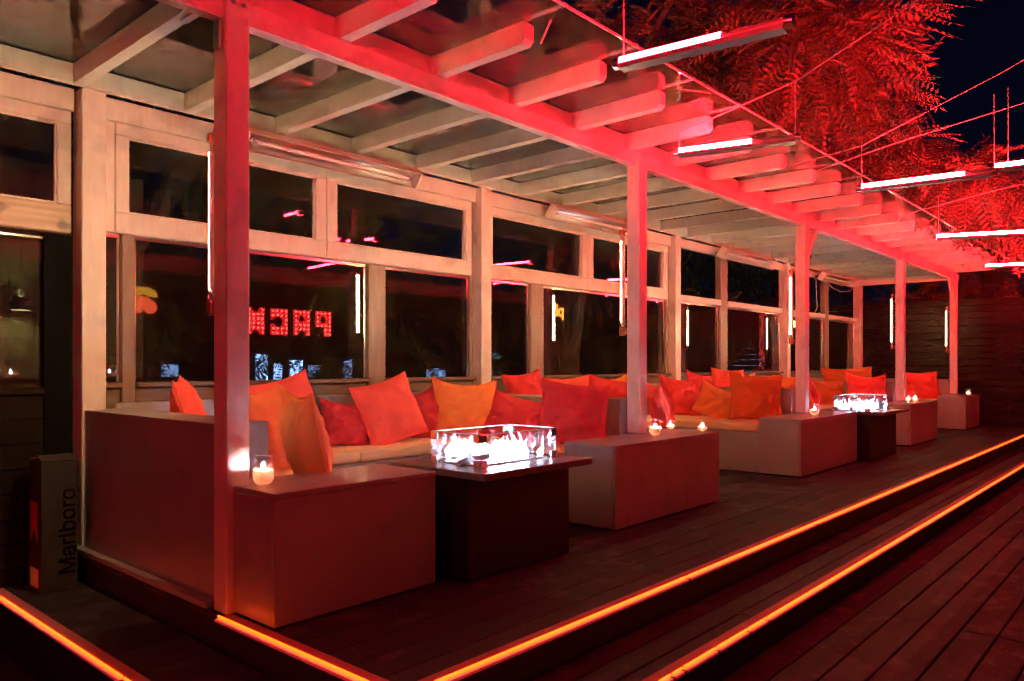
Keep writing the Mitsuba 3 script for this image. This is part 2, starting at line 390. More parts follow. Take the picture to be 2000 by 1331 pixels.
# lower glazing: brown mullions, aluminium channel, panes
for a, b, c, d in ((1.625, 1.73, 1.80, 3.40), (3.56, 4.44, 4.615, 5.195), (5.375, 7.545, 0, 0)):
    pass
def lower_pane(a, b, holder=wall, y=4.425, z0=0.875, z1=1.688):
    part(holder, 'lower_pane', quad((a, y, z0), (b, y, z0), (b, y, z1), (a, y, z1)), 'dusty_glass')
    part(holder, 'channel', box(a, b, y - 0.012, y + 0.012, z1 - 0.022, z1 - 0.001, 0.003), 'brushed_aluminium')
    part(holder, 'channel', box(a, a + 0.012, y - 0.010, y + 0.010, z0 + 0.002, z1 - 0.024, 0.003), 'brushed_aluminium')
    part(holder, 'channel', box(b - 0.012, b, y - 0.010, y + 0.010, z0 + 0.002, z1 - 0.024, 0.003), 'brushed_aluminium')
for a, b in ((1.625, 1.726), (1.805, 3.405), (3.57, 4.440), (4.615, 5.195), (5.385, 7.545)):
    lower_pane(a, b)
for a, b in ((1.73, 1.80), (3.41, 3.565), (5.20, 5.38)):
    part(wall, 'mullion', box(a, b, 4.385, 4.46, 0.50, 1.688, 0.004), 'brown_paint')
for x0, x1 in ((1.622, 1.727), (1.803, 3.407), (3.568, 4.488), (4.612, 5.197), (5.383, 7.608)):
    part(wall, 'sill', box(x0, x1, 4.36, 4.45, 0.845, 0.872, 0.004), 'brown_timber')
    for i in range(7):
        z1 = 0.842 - i * 0.12
        part(wall, 'plank', box(x0 + 0.001, x1 - 0.001, 4.395 + rng.uniform(-.001, .001), 4.42, z1 - 0.117, z1, 0.004), 'brown_timber')

# house front to the left of the end post
house = thing('house_front', 'dark timber clad house front with pale framed high window, at far left', 'house')
part(house, 'head_plate', box(-2.4, 1.485, YF, 4.44, 2.292, 2.411, 0.004), 'cream_paint')
frame(0.10, 1.472, 1.655, 2.288, 0.18, 1.405, 1.80, 2.222, YF + 0.004, 4.43, house, m='cream_paint', mb='pale_timber', sash='window', pane='window_pane')
frame(-1.3, 0.095, 1.655, 2.288, -1.2, 0.02, 1.80, 2.222, YF + 0.004, 4.43, house, m='cream_paint', mb='pale_timber', sash='window', pane='window_pane')
part(house, 'channel', box(-1.3, 1.36, 4.435, 4.452, 1.618, 1.634, 0.003), 'brushed_aluminium')
part(house, 'lower_pane', quad((-1.3, 4.45, 0.85), (1.36, 4.45, 0.85), (1.36, 4.45, 1.62), (-1.3, 4.45, 1.62)), 'dusty_glass')
part(house, 'jamb', box(1.36, 1.495, 4.43, 4.50, -0.13, 1.65, 0.004), 'black_matte')
part(house, 'sill', box(-1.3, 1.358, 4.40, 4.50, 0.82, 0.85, 0.004), 'dark_timber')
for i in range(8):
    z1 = 0.817 - i * 0.125
    part(house, 'plank', box(-1.3, 1.358, 4.43 + rng.uniform(-.001, .001), 4.46, z1 - 0.121, z1, 0.004), 'dark_timber')

# open wind screen to the right
scr = thing('wind_screen', 'cream timber wind screen with low glass panels and open top, beyond the window wall', 'wind screen')
for x in BX[3:]:
    part(scr, 'post', box(x, x + 0.12, 4.31, 4.44, 0.0, 2.411, 0.005), 'cream_paint')
part(scr, 'head_plate', box(7.73, 13.98, YF, 4.44, 2.315, 2.411, 0.004), 'cream_paint')
for a, b in ((8.85, 9.04), (12.45, 12.64)):
    part(scr, 'mullion', box(a, b, 4.385, 4.46, 0.50, 2.313, 0.004), 'brown_paint')
for x0, x1 in ((7.733, 8.847), (9.043, 10.757), (10.883, 12.447), (12.643, 13.977)):
    part(scr, 'rail', box(x0, x1, 4.375, 4.455, 1.70, 1.77, 0.004), 'cream_paint')
    lower_pane(x0 + 0.01, x1 - 0.01, scr, 4.425, 0.875, 1.698)
    part(scr, 'sill', box(x0, x1, 4.36, 4.45, 0.845, 0.872, 0.004), 'brown_timber')
    for i in range(7):
        z1 = 0.842 - i * 0.12
        part(scr, 'plank', box(x0 + 0.001, x1 - 0.001, 4.395, 4.42, z1 - 0.117, z1, 0.004), 'brown_timber')
part(scr, 'cable', tube([(12.0, 4.36, 2.28), (12.02, 4.36, 2.0), (12.06, 4.365, 1.86), (11.98, 4.365, 1.78)], 0.008, 6), 'cable_grey')
ex = thing('exit_sign', 'small lit green sign on the wall post behind the third vertical tube', 'sign')
part(ex, 'housing', box(10.80, 10.99, 4.27, 4.305, 1.50, 1.60, 0.004), 'heater_white')
part(ex, 'lit_face', box(10.805, 10.985, 4.264, 4.269, 1.505, 1.595, 0.001), 'lamp_body', light=(0.15, 2.2, 0.5), w=0.2)

# ------------------------------------------------------------------ strip heaters
def heater(x0, x1, label):
    k = thing('strip_heater', label, 'heater', None)
    y, z = 4.17, 2.285
    c, s = math.cos(math.radians(38)), math.sin(math.radians(38))
    # local profile: open front facing down and out
    M = np.array([[1, 0, 0], [0, c, -s], [0, s, c]])
    def loc(m): return mapped(m, M, (0, y, z))
    L = x1 - x0
    w, d = 0.062, 0.075
    def at(a, b, p, q, r, t, bev=0.002): return loc(box(a, b, p, q, r, t, bev))
    part(k, 'housing', cat(at(x0, x1, d - 0.006, d, -w, w), at(x0, x1, 0.0, d - 0.006, w - 0.004, w), at(x0, x1, 0.0, d - 0.006, -w, -w + 0.004)), 'heater_white')
    for a in (x0, x1 - 0.012):
        part(k, 'end_cap', at(a - 0.004, a + 0.016, -0.004, d + 0.004, -w - 0.004, w + 0.004, 0.004), 'heater_white')
    arc = [(0.012 + 0.045 * (1 - (t / 1.0) ** 2), 0.054 * t) for t in np.linspace(-1, 1, 13)]
    V, F = [], []
    for i, (yy, zz) in enumerate(arc):
        V += [(x0 + 0.03, yy, zz), (x1 - 0.03, yy, zz)]
        if i: F += [[2 * i - 2, 2 * i - 1, 2 * i + 1], [2 * i - 2, 2 * i + 1, 2 * i]]
    part(k, 'reflector', loc(trimesh.Trimesh(np.array(V), np.array(F), process=False)), 'brushed_aluminium', smooth=True)
    part(k, 'heating_tube', loc(cyl((x0 + 0.06, 0.028, 0.0), (x1 - 0.06, 0.028, 0.0), 0.009, 12)), 'quartz_tube', smooth=30)
    for a in (x0 + 0.07, x1 - 0.07):
        part(k, 'tube_clip', at(a - 0.012, a + 0.012, 0.012, 0.05, -0.012, 0.012), 'steel')
    for t in np.linspace(x0 + L * 0.2, x1 - L * 0.2, 4):
        part(k, 'guard_wire', loc(tube([(t, 0.0, -w + 0.003), (t, -0.004, 0), (t, 0.0, w - 0.003)], 0.0012, 5)), 'steel')
    for t in (x0 + 0.2, x1 - 0.2):
        part(k, 'bracket', box(t - 0.02, t + 0.02, 4.23, 4.369, 2.31, 2.345, 0.003), 'dark_metal')
heater(2.34, 3.70, 'long aluminium strip heater under the roof between the nearest two posts')
heater(5.25, 6.75, 'strip heater left of the second post, on the window wall')
heater(8.5, 10.0, 'strip heater on the open wind screen, left of the third post')
heater(11.8, 13.3, 'farthest strip heater, with a cable loop below it')
part('strip_heater_003', 'cable', tube([(12.0, 4.22, 2.25), (12.3, 4.22, 2.17), (12.7, 4.22, 2.13), (13.1, 4.22, 2.17), (13.35, 4.22, 2.26)], 0.006, 6), 'cable_grey')

# ------------------------------------------------------------------ warm tube lamps on the posts
def post_lamp(px, label):
    k = thing('tube_lamp', label, 'wall lamp')
    x, y = px + (0.010 if px > 2 else 0.020), 2.94
    z0, z1 = 1.27, 1.82
    a0 = math.radians(94)
    hx, hy = math.cos(a0), math.sin(a0)
    arc = [(0.017 * math.sin(t), 0.017 * math.cos(t)) for t in np.linspace(-math.pi / 2, math.pi / 2, 9)]
    Mh = np.stack([[-hy, hx, 0], [hx, hy, 0], [0, 0, 1.0]], 1)
    half = trimesh.creation.extrude_polygon(Polygon(arc), z1 - z0, engine='earcut')
    part(k, 'lit_tube', mapped(half, Mh, (x, y, z0)) if np.linalg.det(Mh) > 0 else mapped(mapped(half, np.diag([-1, 1, 1]), (0, 0, 0)), Mh, (x, y, z0)), 'lamp_body', light=WARM, w=3.0)
    back = Polygon([(-0.018, -0.001), (-0.018, -0.008), (0.018, -0.008), (0.018, -0.001)])
    bm = trimesh.creation.extrude_polygon(back, z1 - z0, engine='earcut')
    part(k, 'backing', mapped(bm, Mh, (x, y, z0)), 'heater_white')
    part(k, 'glass_sleeve', lathe([(0.021, z0 - 0.07), (0.021, z1 + 0.05)], 20, (x, y, 0)), 'clear_glass', smooth=True)
    for a, b in ((z0 - 0.10, z0 - 0.045), (z1 + 0.04, z1 + 0.075)):
        part(k, 'end_cap', lathe([(0.0, a), (0.023, a), (0.025, a + 0.006), (0.025, b - 0.006), (0.023, b), (0.0, b)], 20, (x, y, 0)), 'copper_cap', smooth=35)
        part(k, 'bracket', box(x - 0.008, x + 0.008, 2.901, y, (a + b) / 2 - 0.012, (a + b) / 2 + 0.012, 0.002), 'copper_cap')
    for q in (z0 - 0.02, z1 + 0.015):
        part(k, 'socket', lathe([(0.0, q - 0.02), (0.013, q - 0.02), (0.013, q + 0.02), (0.0, q + 0.02)], 14, (x, y, 0)), 'steel', smooth=35)
    part(k, 'wire', tube([(x, y, z1 + 0.07), (x + 0.004, y - 0.01, z1 + 0.12), (x + 0.01, y - 0.033, z1 + 0.18)], 0.003, 6), 'copper_cap')
for px, n in zip(PX, ('nearest', 'second', 'third', 'fourth', 'last')):
    post_lamp(px, 'vertical glowing warm white tube lamp on the left side of the %s front post' % n)

# ------------------------------------------------------------------ hanging red tubes and cables
def red_tube(x0, y0, x1, y1, z, label, frac=0.72, wires=(), channel=True, power=1.0):
    k = thing('hanging_tube_light', label, 'hanging light')
    a, b = np.array([x0, y0, z]), np.array([x1, y1, z])
    m = a + (b - a) * frac
    part(k, 'lit_tube', cyl(a, m, 0.025, 16), 'lamp_body', smooth=30, light=RED * power, w=3.0)
    if frac < 0.98:
        part(k, 'unlit_tube', cyl(m + (b - a) * 0.004, b, 0.020, 16), 'clear_plastic', smooth=30)
    d = (b - a) / np.linalg.norm(b - a)
    for e, s in ((a, -1), (b, 1)):
        part(k, 'end_cap', cyl(e, e + d * s * 0.03, 0.025, 16), 'steel', smooth=30)
    up = np.array([0, 0, 0.018])
    sdv = np.array([-d[1], d[0], 0])
    prof = [(-0.034, -0.014), (-0.031, -0.014), (-0.028, -0.028), (0.028, -0.028), (0.031, -0.014), (0.034, -0.014), (0.031, -0.032), (-0.031, -0.032)]
    rail = mapped(trimesh.creation.extrude_polygon(Polygon(prof), float(np.linalg.norm(b - a)), engine='earcut'), np.stack([sdv, [0, 0, 1.0], d], 1), a)
    if np.linalg.det(np.stack([sdv, [0, 0, 1.0], d], 1)) < 0: rail.invert()
    if channel: part(k, 'channel', rail, 'rail_grey')
    for e, ztop in wires:
        p = a + (b - a) * e
        part(k, 'wire', tube([p + up, p + np.array([0, 0, 0.08]), (p[0] - 0.006, p[1], ztop)], 0.0035, 6), 'cable_grey')
    return k
red_tube(2.72, 1.80, 2.80, 1.13, 2.24, 'nearest hanging red tube, its far third unlit, in front of the roof edge', 0.64, [(0.02, 3.1)], power=0.85)
red_tube(4.19, 2.35, 4.36, 1.70, 2.27, 'second hanging red tube, in front of the rafter ends right of the second post', 0.64, [(0.0, 2.39), (1.0, 2.60)], power=1.7)
red_tube(5.60, 1.72, 5.68, 0.955, 2.20, 'third hanging red tube, below the slanted cable at right', 0.80, [(0.0, 2.49)], power=2.0)
red_tube(5.69, 0.945, 5.76, 0.2, 2.225, 'hanging red tube at the right edge, end to end with the third tube', 1.0, [(0.0, 2.69), (0.10, 2.72)], power=1.6)
red_tube(8.24, 1.85, 8.62, 0.85, 2.20, 'fourth hanging red tube, long and fully lit, at right under the roof corner', 1.0, [(0.02, 2.6)], power=2.0)
red_tube(11.1, 1.94, 11.4, 1.0, 2.20, 'fifth hanging red tube, by the far corner of the roof', 1.0, [(0.2, 2.6)], power=2.0)
red_tube(13.0, 1.75, 13.3, 0.9, 2.20, 'farthest hanging red tube, only its tip in view at right', 1.0, [(0.0, 2.6)], power=2.0)
red_tube(1.25, 1.6, 1.33, 0.75, 2.24, 'hanging red tube outside the frame before the nearest post', 1.0, [(0.02, 3.1)])
red_tube(-0.9, 2.3, -0.8, 1.4, 2.1, 'added red tube outside the frame at far left, lighting the bench end and nearest post', 1.0, [(0.02, 3.1)], channel=False, power=0.5)  # added out of view to redden the post, bench end and box from the left
def cable(pts, label):
    P = np.array(pts, float)
    t = np.linspace(0, 1, len(P)); tt = np.linspace(0, 1, 4 * len(P))
    Q = np.stack([np.interp(tt, t, P[:, i]) for i in range(3)], 1)
    whole('cable', tube(Q, 0.0042, 6), 'cable_grey', label, 'cable', smooth=True)
cable([(4.19, 2.36, 2.385), (4.36, 1.70, 2.59), (4.45, 1.12, 2.88), (4.58, 0.3, 3.36)], 'thin cable from a rafter end past the second red tube up to the top edge')
cable([(5.58, 2.2, 2.43), (5.6, 1.721, 2.49), (5.6, 0.881, 2.793), (5.62, 0.2, 3.1)], 'thin cable carrying the third red tube, rising to the right')
cable([(5.9, 2.2, 2.43), (5.95, 1.6, 2.56), (6.0, 0.2, 2.78)], 'thin cable crossing the slanted cable at upper right')
cable([(8.2, 2.2, 2.43), (8.4, 1.3, 2.62), (8.6, 0.2, 2.75)], 'thin cable above the fourth red tube at right')
cable([(2.70, 2.22, 2.43), (2.72, 1.8, 3.1), (2.76, 1.2, 3.6)], 'thin cable above the nearest red tube')

# ------------------------------------------------------------------ benches, end boxes, fire tables
def side_box(x0, x1, label):
    k = thing('side_table', label, 'side table')
    b = 0.003
    part(k, 'top', box(x0, x1, 2.50, 2.878 if x0 > 2 else 2.895, 0.478, 0.50, b), 'taupe_laminate')
    part(k, 'front_panel', box(x0 + 0.001, x1 - 0.001, 2.501, 2.52, 0.012, 0.4775, b), 'taupe_laminate')
    part(k, 'end_panel', box(x0 + 0.001, x0 + 0.02, 2.521, 2.876, 0.012, 0.4775, b), 'taupe_laminate')
    part(k, 'end_panel', box(x1 - 0.02, x1 - 0.001, 2.521, 2.876, 0.012, 0.4775, b), 'taupe_laminate')
    part(k, 'plinth', box(x0 + 0.03, x1 - 0.03, 2.525, 2.86, 0.001, 0.0115, 0.001), 'black_matte')
SB = [(1.595, 2.315), (3.72, 5.03), (6.53, 8.0), (9.93, 11.2), (12.88, 13.86)]
# box 1 stands in front of and beside post 1
k1 = thing('side_table', 'low taupe box table at the nearest post, with one candle', 'side table')
part(k1, 'top', cat(box(1.515, 2.315, 2.50, 2.797, 0.478, 0.50, 0.003), box(1.5935, 2.315, 2.7975, 2.895, 0.478, 0.50, 0.001)), 'taupe_laminate')
part(k1, 'front_panel', box(1.516, 2.314, 2.501, 2.52, 0.010, 0.4775, 0.003), 'taupe_laminate')
part(k1, 'end_panel', box(1.516, 1.535, 2.521, 2.797, 0.010, 0.4775, 0.003), 'taupe_laminate')
part(k1, 'end_panel', box(2.295, 2.314, 2.521, 2.894, 0.010, 0.4775, 0.003), 'taupe_laminate')
part(k1, 'plinth', box(1.54, 2.29, 2.525, 2.79, 0.001, 0.0095, 0.001), 'black_matte')
side_box(*SB[1], 'low taupe box table at the second post, with three candles')
side_box(*SB[2], 'low taupe box table at the third post, left of the far fire table')
side_box(*SB[3], 'low taupe box table at the fourth post, with two candles')
side_box(*SB[4], 'farthest low taupe box table, at the last post by the fence')

def soft_box(x0, x1, y0, y1, z0, z1, r=0.022, seed=0):
    """An upholstered pad with rounded edges and a slightly uneven top."""
    nx, ny = max(4, int((x1 - x0) / 0.05)), max(4, int((y1 - y0) / 0.05))
    m = trimesh.creation.box((1, 1, 1))
    xs = np.unique(np.concatenate([[x0, x0 + r * .3, x0 + r, x1 - r, x1 - r * .3, x1], np.linspace(x0 + r, x1 - r, nx)]))
    ys = np.unique(np.concatenate([[y0, y0 + r * .3, y0 + r, y1 - r, y1 - r * .3, y1], np.linspace(y0 + r, y1 - r, ny)]))
    zs = np.array([z0, z0 + r * .3, z0 + r, z1 - r, z1 - r * .3, z1])
    V, F = [], []
    def face(A, B, fn, flip):
        o = len(V)
        for a in A:
            for b in B: V.append(fn(a, b))
        nb = len(B)
        for i in range(len(A) - 1):
            for j in range(nb - 1):
                q = o + i * nb + j
                t = [[q, q + nb, q + nb + 1], [q, q + nb + 1, q + 1]]
                F.extend([x[::-1] for x in t] if flip else t)
    face(xs, ys, lambda a, b: (a, b, z1), False); face(xs, ys, lambda a, b: (a, b, z0), True)
    face(xs, zs, lambda a, b: (a, y0, b), False); face(xs, zs, lambda a, b: (a, y1, b), True)
    face(ys, zs, lambda a, b: (x0, a, b), True); face(ys, zs, lambda a, b: (x1, a, b), False)
    V = np.array(V, float)
    lo, hi = np.array([x0, y0, z0]) + r, np.array([x1, y1, z1]) - r
    c = np.clip(V, lo, hi)
    d = V - c
    n = np.linalg.norm(d, axis=1, keepdims=True)
    V = c + np.where(n > 1e-9, d / np.maximum(n, 1e-9) * r, 0)
    top = V[:, 2] > z1 - r
    V[top, 2] += 0.007 * (meshkit.fbm(V[top] * 5, 3, seed) - 0.5)
    m = trimesh.Trimesh(V, np.array(F), process=False)
    m.merge_vertices()
    return m

def bay(i, label, left=True, right=True, end_left=False):
    k = thing('corner_bench', label, 'bench')
    xa, xb = PX[i] + 0.05, PX[i + 1] + 0.05                    # divider centres
    L0, L1 = xa + 0.13, xa + 0.66
    R0, R1 = xb - 0.88, xb - 0.13
    if i == 0: L0, L1 = 1.75, 2.25
    YB0, YB1 = 3.86, 4.355
    # seat bases and cushions
    for nm, (a, b, c, d) in {'left': (L0, L1, 2.905, YB1), 'right': (R0, R1, 2.905, YB1), 'back': (L1 + 0.002, R0 - 0.002, YB0, YB1)}.items():
        part(k, 'base', box(a, b, c, d, 0.004, 0.362, 0.003), 'taupe_laminate')
        ov = 0.012
        if nm == 'back':
            n = max(1, int(round((b - a) / 0.9)))
            e = np.linspace(a, b, n + 1)
            for j in range(n):
                part(k, 'seat_cushion', soft_box(e[j] + 0.002, e[j + 1] - 0.002, c - ov, d, 0.364, 0.437, seed=j), 'cloth_seat', smooth=40)
        else:
            part(k, 'seat_cushion', soft_box(a - (ov if nm == 'right' else 0), b + (ov if nm == 'left' else 0), c + 0.002, d, 0.364, 0.437, seed=9), 'cloth_seat', smooth=40)
    part(k, 'back_board', box(xa + 0.14, xb - 0.14, 4.335, 4.358, 0.44, 0.765, 0.003), 'taupe_laminate')
    if i == 0:
        part(k, 'end_back', box(1.512, 1.735, 2.905, 4.355, 0.003, 0.735, 0.003), 'taupe_laminate', label='tall end back of the bench, its outer side facing the dark step')
        part(k, 'foot_rail', box(1.470, 1.510, 2.92, 4.355, 0.002, 0.028, 0.003), 'taupe_laminate')
    part(k, 'divider_back', box(xb - 0.125, xb + 0.125 if i < 3 else xb + 0.02, 2.905, 4.355, 0.003, 0.735, 0.003), 'taupe_laminate')
bay(0, 'corner bench of the nearest bay, beside the large fire table')
bay(1, 'corner bench of the second bay, its taupe base open to the deck')
bay(2, 'corner bench of the third bay, behind the far fire table')
bay(3, 'corner bench of the last bay, by the fence')

def fire_table(x0, x1, y0, y1, gx0, gx1, gy0, gy1, label, seed, w=6.0):
    k = thing('fire_table', label, 'fire table')
    part(k, 'top', box(x0, x1, y0, y1, 0.468, 0.50, 0.003), 'table_stone')
    part(k, 'base', box(x0 + 0.03, x1 - 0.02, y0 + 0.13, y1 - 0.03, 0.006, 0.4675, 0.003), 'charcoal_panel')
    z0, z1 = 0.506, 0.648
    part(k, 'burner_tray', box(gx0 + 0.03, gx1 - 0.03, gy0 + 0.03, gy1 - 0.03, 0.5005, 0.508, 0.002), 'steel')
    for a, b in (((gx0, gy0), (gx1, gy0)), ((gx1, gy0), (gx1, gy1)), ((gx1, gy1), (gx0, gy1)), ((gx0, gy1), (gx0, gy0))):
        for o in (0.0, 0.008):
            n = np.array([-(b[1] - a[1]), b[0] - a[0]]); n = n / np.linalg.norm(n) * o
            if o == 0.0:
                part(k, 'glass_guard', quad((a[0], a[1], z0), (b[0], b[1], z0), (b[0], b[1], z1), (a[0], a[1], z1)), 'clear_glass')
        lo, hi = np.minimum(a, b), np.maximum(a, b)
        part(k, 'guard_edge_glint', box(lo[0] - 0.003, hi[0] + 0.003, lo[1] - 0.003, hi[1] + 0.003, z1, z1 + 0.005, 0.001), 'quartz_tube')  # pale strip stands in for highlights along the glass edges
    for cx in (gx0, gx1):
        for cy in (gy0, gy1):
            sx, sy = (1 if cx == gx0 else -1), (1 if cy == gy0 else -1)
            for zz, h in ((z1 - 0.034, 0.036), (0.5005, 0.034)):
                part(k, 'corner_clip', cat(box(min(cx, cx + sx * 0.04), max(cx, cx + sx * 0.04), cy - 0.006, cy + 0.006, zz, zz + h, 0.002),
                                           box(cx - 0.006, cx + 0.006, min(cy, cy + sy * 0.04), max(cy, cy + sy * 0.04), zz, zz + h, 0.002)), 'brushed_aluminium')
    r = np.random.default_rng(seed)
    logs = []
    for j in range(5):
        c = np.array([gx0 + (gx1 - gx0) * (0.15 + 0.175 * j), (gy0 + gy1) / 2 + r.uniform(-.05, .05), 0.522])
        a = r.uniform(-0.5, 0.5); d = np.array([math.cos(a), math.sin(a), r.uniform(-.05, .2)]) * r.uniform(0.06, 0.10)
        part(k, 'log', tube([c - d, c - d * .3 + [0, 0, .006], c + d * .4, c + d], [0.013, 0.016, 0.015, 0.011], 9), 'log_ceramic', smooth=40)
    def tongues(n, h0, h1, r0, r1, wob, f0=0.1, f1=0.9):
        fl = []
        for j in range(n):
            c = np.array([gx0 + (gx1 - gx0) * (f0 + (f1 - f0) * (j + r.uniform(.1, .9)) / n), (gy0 + gy1) / 2 + r.uniform(-0.32, 0.32) * (gy1 - gy0), 0.510])
            h = r.uniform(h0, h1) * r.uniform(.6, 1); rad = r.uniform(r0, r1)
            t = np.linspace(0, 1, 11)
            a1, a2, p1, p2 = r.uniform(-wob, wob), r.uniform(-wob, wob), r.uniform(0, 6), r.uniform(0, 6)
            P = np.stack([c[0] + a1 * np.sin(t * 5 + p1) * t, c[1] + a2 * np.sin(t * 5 + p2) * t, c[2] + h * t], 1)
            R = rad * (np.sin(np.pi * np.clip(t * 0.8 + 0.2, 0, 1)) ** 0.7) * (1 - 0.55 * t) + 0.0008
            fl.append(tube(P, R, 8))
        return cat(fl)
    part(k, 'flame_core', tongues(26, 0.05, 0.10, 0.014, 0.026, 0.012, 0.30, 0.80), 'lamp_body', smooth=40, light=FLAME, w=w)
    part(k, 'flames', tongues(24, 0.06, 0.13, 0.012, 0.024, 0.020, 0.06, 0.94), 'lamp_body', smooth=40, light=FLAME * 0.045, w=0.8)
    part(k, 'wisps', tongues(12, 0.08, 0.15, 0.008, 0.016, 0.030, 0.06, 0.94), 'lamp_body', smooth=40, light=FLAME * 0.016, w=0.3)
fire_table(2.385, 3.17, 2.27, 2.90, 2.512, 3.065, 2.42, 2.745, 'dark fire table of the nearest bay, white flames behind a glass guard', 3, 8.0)
fire_table(8.04, 8.98, 2.27, 2.90, 8.10, 8.72, 2.42, 2.76, 'far fire table, its small glass guard glowing white between third and fourth posts', 5, 5.0)

# ------------------------------------------------------------------ candles
def candle(x, y, r, h, label, seed=0, fill=0.5, z=0.5005, power=1.0):
    k = thing('candle_jar', label, 'candle')
    o = (x, y, z)
    prof = [(0.0, 0.002), (0.66 * r, 0.002), (0.80 * r, 0.008), (0.97 * r, 0.20 * h), (1.0 * r, 0.32 * h), (0.95 * r, 0.48 * h), (0.84 * r, 0.70 * h), (0.82 * r, 0.82 * h), (0.88 * r, h)]
    part(k, 'glass', lathe(prof, 32, o), 'clear_glass', smooth=True)
    part(k, 'rim', trimesh.util.concatenate([tube([(o[0] + 0.86 * r * math.cos(a), o[1] + 0.86 * r * math.sin(a), o[2] + h) for a in np.linspace(0, 2 * np.pi, 29)], 0.0012, 5, caps=False)]), 'quartz_tube', smooth=True)
    q = fill
    wp = [(0.0, 0.005), (0.62 * r, 0.005), (0.76 * r, 0.012), (0.93 * r, 0.22 * h), (0.955 * r, 0.32 * h), (0.92 * r, q * h), (0.84 * r, q * h + 0.001), (0.80 * r, q * h - 0.2 * h), (0.0, q * h - 0.24 * h)]
    part(k, 'wax', lathe(wp, 28, o), 'wax', smooth=50)
    t = np.linspace(0, 1, 8)
    fz = o[2] + (q - 0.18) * h + 0.004
    part(k, 'flame', tube(np.stack([o[0] + 0 * t, o[1] + 0 * t, fz + t * h * 0.34], 1), np.array([.3, .8, 1, .95, .8, .55, .3, .06]) * 0.12 * r * 1.6 + 0.0003, 10), 'lamp_body', smooth=True, light=CANDLE * power, w=1.2 if power > 0.5 else 0.2)
    part(k, 'wick', cyl((o[0], o[1], o[2] + (q - 0.23) * h), (o[0], o[1], fz + 0.002), 0.0012, 6), 'black_matte')
candle(1.605, 2.725, 0.042, 0.112, 'curved glass candle on the nearest box table, beside the post', fill=0.52)
candle(4.42, 2.655, 0.042, 0.105, 'curved glass candle beside the second post', fill=0.55)
candle(4.93, 2.835, 0.034, 0.060, 'short glass candle at the back of the box table at the second post', fill=0.45)
candle(4.965, 2.60, 0.034, 0.075, 'glass candle at the right end of the box table at the second post', fill=0.4)
candle(7.24, 2.645, 0.042, 0.100, 'glass candle beside the third post', fill=0.5)
candle(10.62, 2.70, 0.034, 0.080, 'left one of two candles beside the fourth post', fill=0.4)
candle(10.83, 2.67, 0.042, 0.105, 'taller right one of two candles beside the fourth post', fill=0.35)
candle(1.45, 5.30, 0.040, 0.08, 'added tea light in place of a candle reflection, behind the lower pane at far left', fill=0.4, z=0.8855, power=0.06)  # this and the next are added lights standing in for candle reflections
candle(2.01, 5.30, 0.040, 0.08, 'added tea light in place of a candle reflection, behind the pane beside the end wall post', fill=0.4, z=0.8855, power=0.06)
candle(13.68, 2.62, 0.040, 0.08, 'bright candle on the farthest box table', fill=0.4)

# ------------------------------------------------------------------ pillows
def pillow_mesh(w, h, t, seed, dent=0.0, n=34):
    g = np.linspace(-1, 1, n)
    g = np.sign(g) * (1 - (1 - np.abs(g)) ** 1.35)
    a, b = np.meshgrid(g, g, indexing='ij')
    pinch = 0.085
    x = a * (1 - pinch * (1 - b * b)) * w / 2
    y = b * (1 - pinch * (1 - a * a)) * h / 2
    y = y - dent * h * (1 - a * a) * np.clip((b + 0.2) / 1.2, 0, 1) ** 1.5
    th = t / 2 * (np.clip((1 - a * a) * (1 - b * b), 0, 1)) ** 0.42 * (1 - 0.18 * b)
    P = np.stack([x / w * 6, y / h * 6, 0 * x], -1)
    out = []
    for s in (1, -1):
        edge = np.clip((1 - a * a) * (1 - b * b), 0, 1) ** 0.3
        wr = (meshkit.fbm(P * 0.9 + s * 31, 3, seed) - 0.5) * 0.075 * t / 0.16
        d = np.abs(np.sin((x / w * 13 + y / h * 6 + 6 * meshkit.noise(P * 0.7, seed + 3)) * 1.3)) ** 3
        rad = np.clip(np.hypot(a, b) - 0.35, 0, 1)
        wr = wr - 0.016 * d * rad * (meshkit.noise(P * 0.6, seed + 8) > 0.42)
        out.append(np.stack([x, y, s * (th + wr * edge)], -1).reshape(-1, 3))
    V = np.vstack(out)
    F = []
    for s in range(2):
        o = s * n * n
        for i in range(n - 1):
            for j in range(n - 1):
                q = o + i * n + j
                tt = [[q, q + n, q + n + 1], [q, q + n + 1, q + 1]]
                F += tt if s == 0 else [f[::-1] for f in tt]
    m = trimesh.Trimesh(V, np.array(F), process=False)
    m.merge_vertices()
    return m

def seam_mesh(w, h, dent):
    s = np.linspace(-1, 1, 17)
    pts = [(a, -1) for a in s[:-1]] + [(1, b) for b in s[:-1]] + [(-a, 1) for a in s[:-1]] + [(-1, -b) for b in s]
    a, b = np.array(pts).T
    x = a * (1 - 0.085 * (1 - b * b)) * w / 2
    y = b * (1 - 0.085 * (1 - a * a)) * h / 2 - dent * h * (1 - a * a) * np.clip((b + 0.2) / 1.2, 0, 1) ** 1.5
    return tube(np.stack([x, y, 0 * x], 1), 0.0042, 6, caps=False)

def pillow(c, face, lean, roll, w, h, t, mat_, label, seed, dent=0.0):
    k = thing('pillow', label, 'pillow')
    az = math.radians(face); l = math.radians(lean); r = math.radians(roll)
    n0 = np.array([math.cos(az), math.sin(az), 0]); z = np.array([0, 0, 1.0])
    n = n0 * math.cos(l) + z * math.sin(l); up = z * math.cos(l) - n0 * math.sin(l)
    right = np.cross(up, n)
    R = right * math.cos(r) + up * math.sin(r); U = -right * math.sin(r) + up * math.cos(r)
    M = np.stack([R, U, n], 1)
    part(k, 'cover', mapped(pillow_mesh(w, h, t, seed, dent), M, c), mat_, smooth=True)
    part(k, 'seam', mapped(seam_mesh(w, h, dent), M, c), mat_, smooth=True)

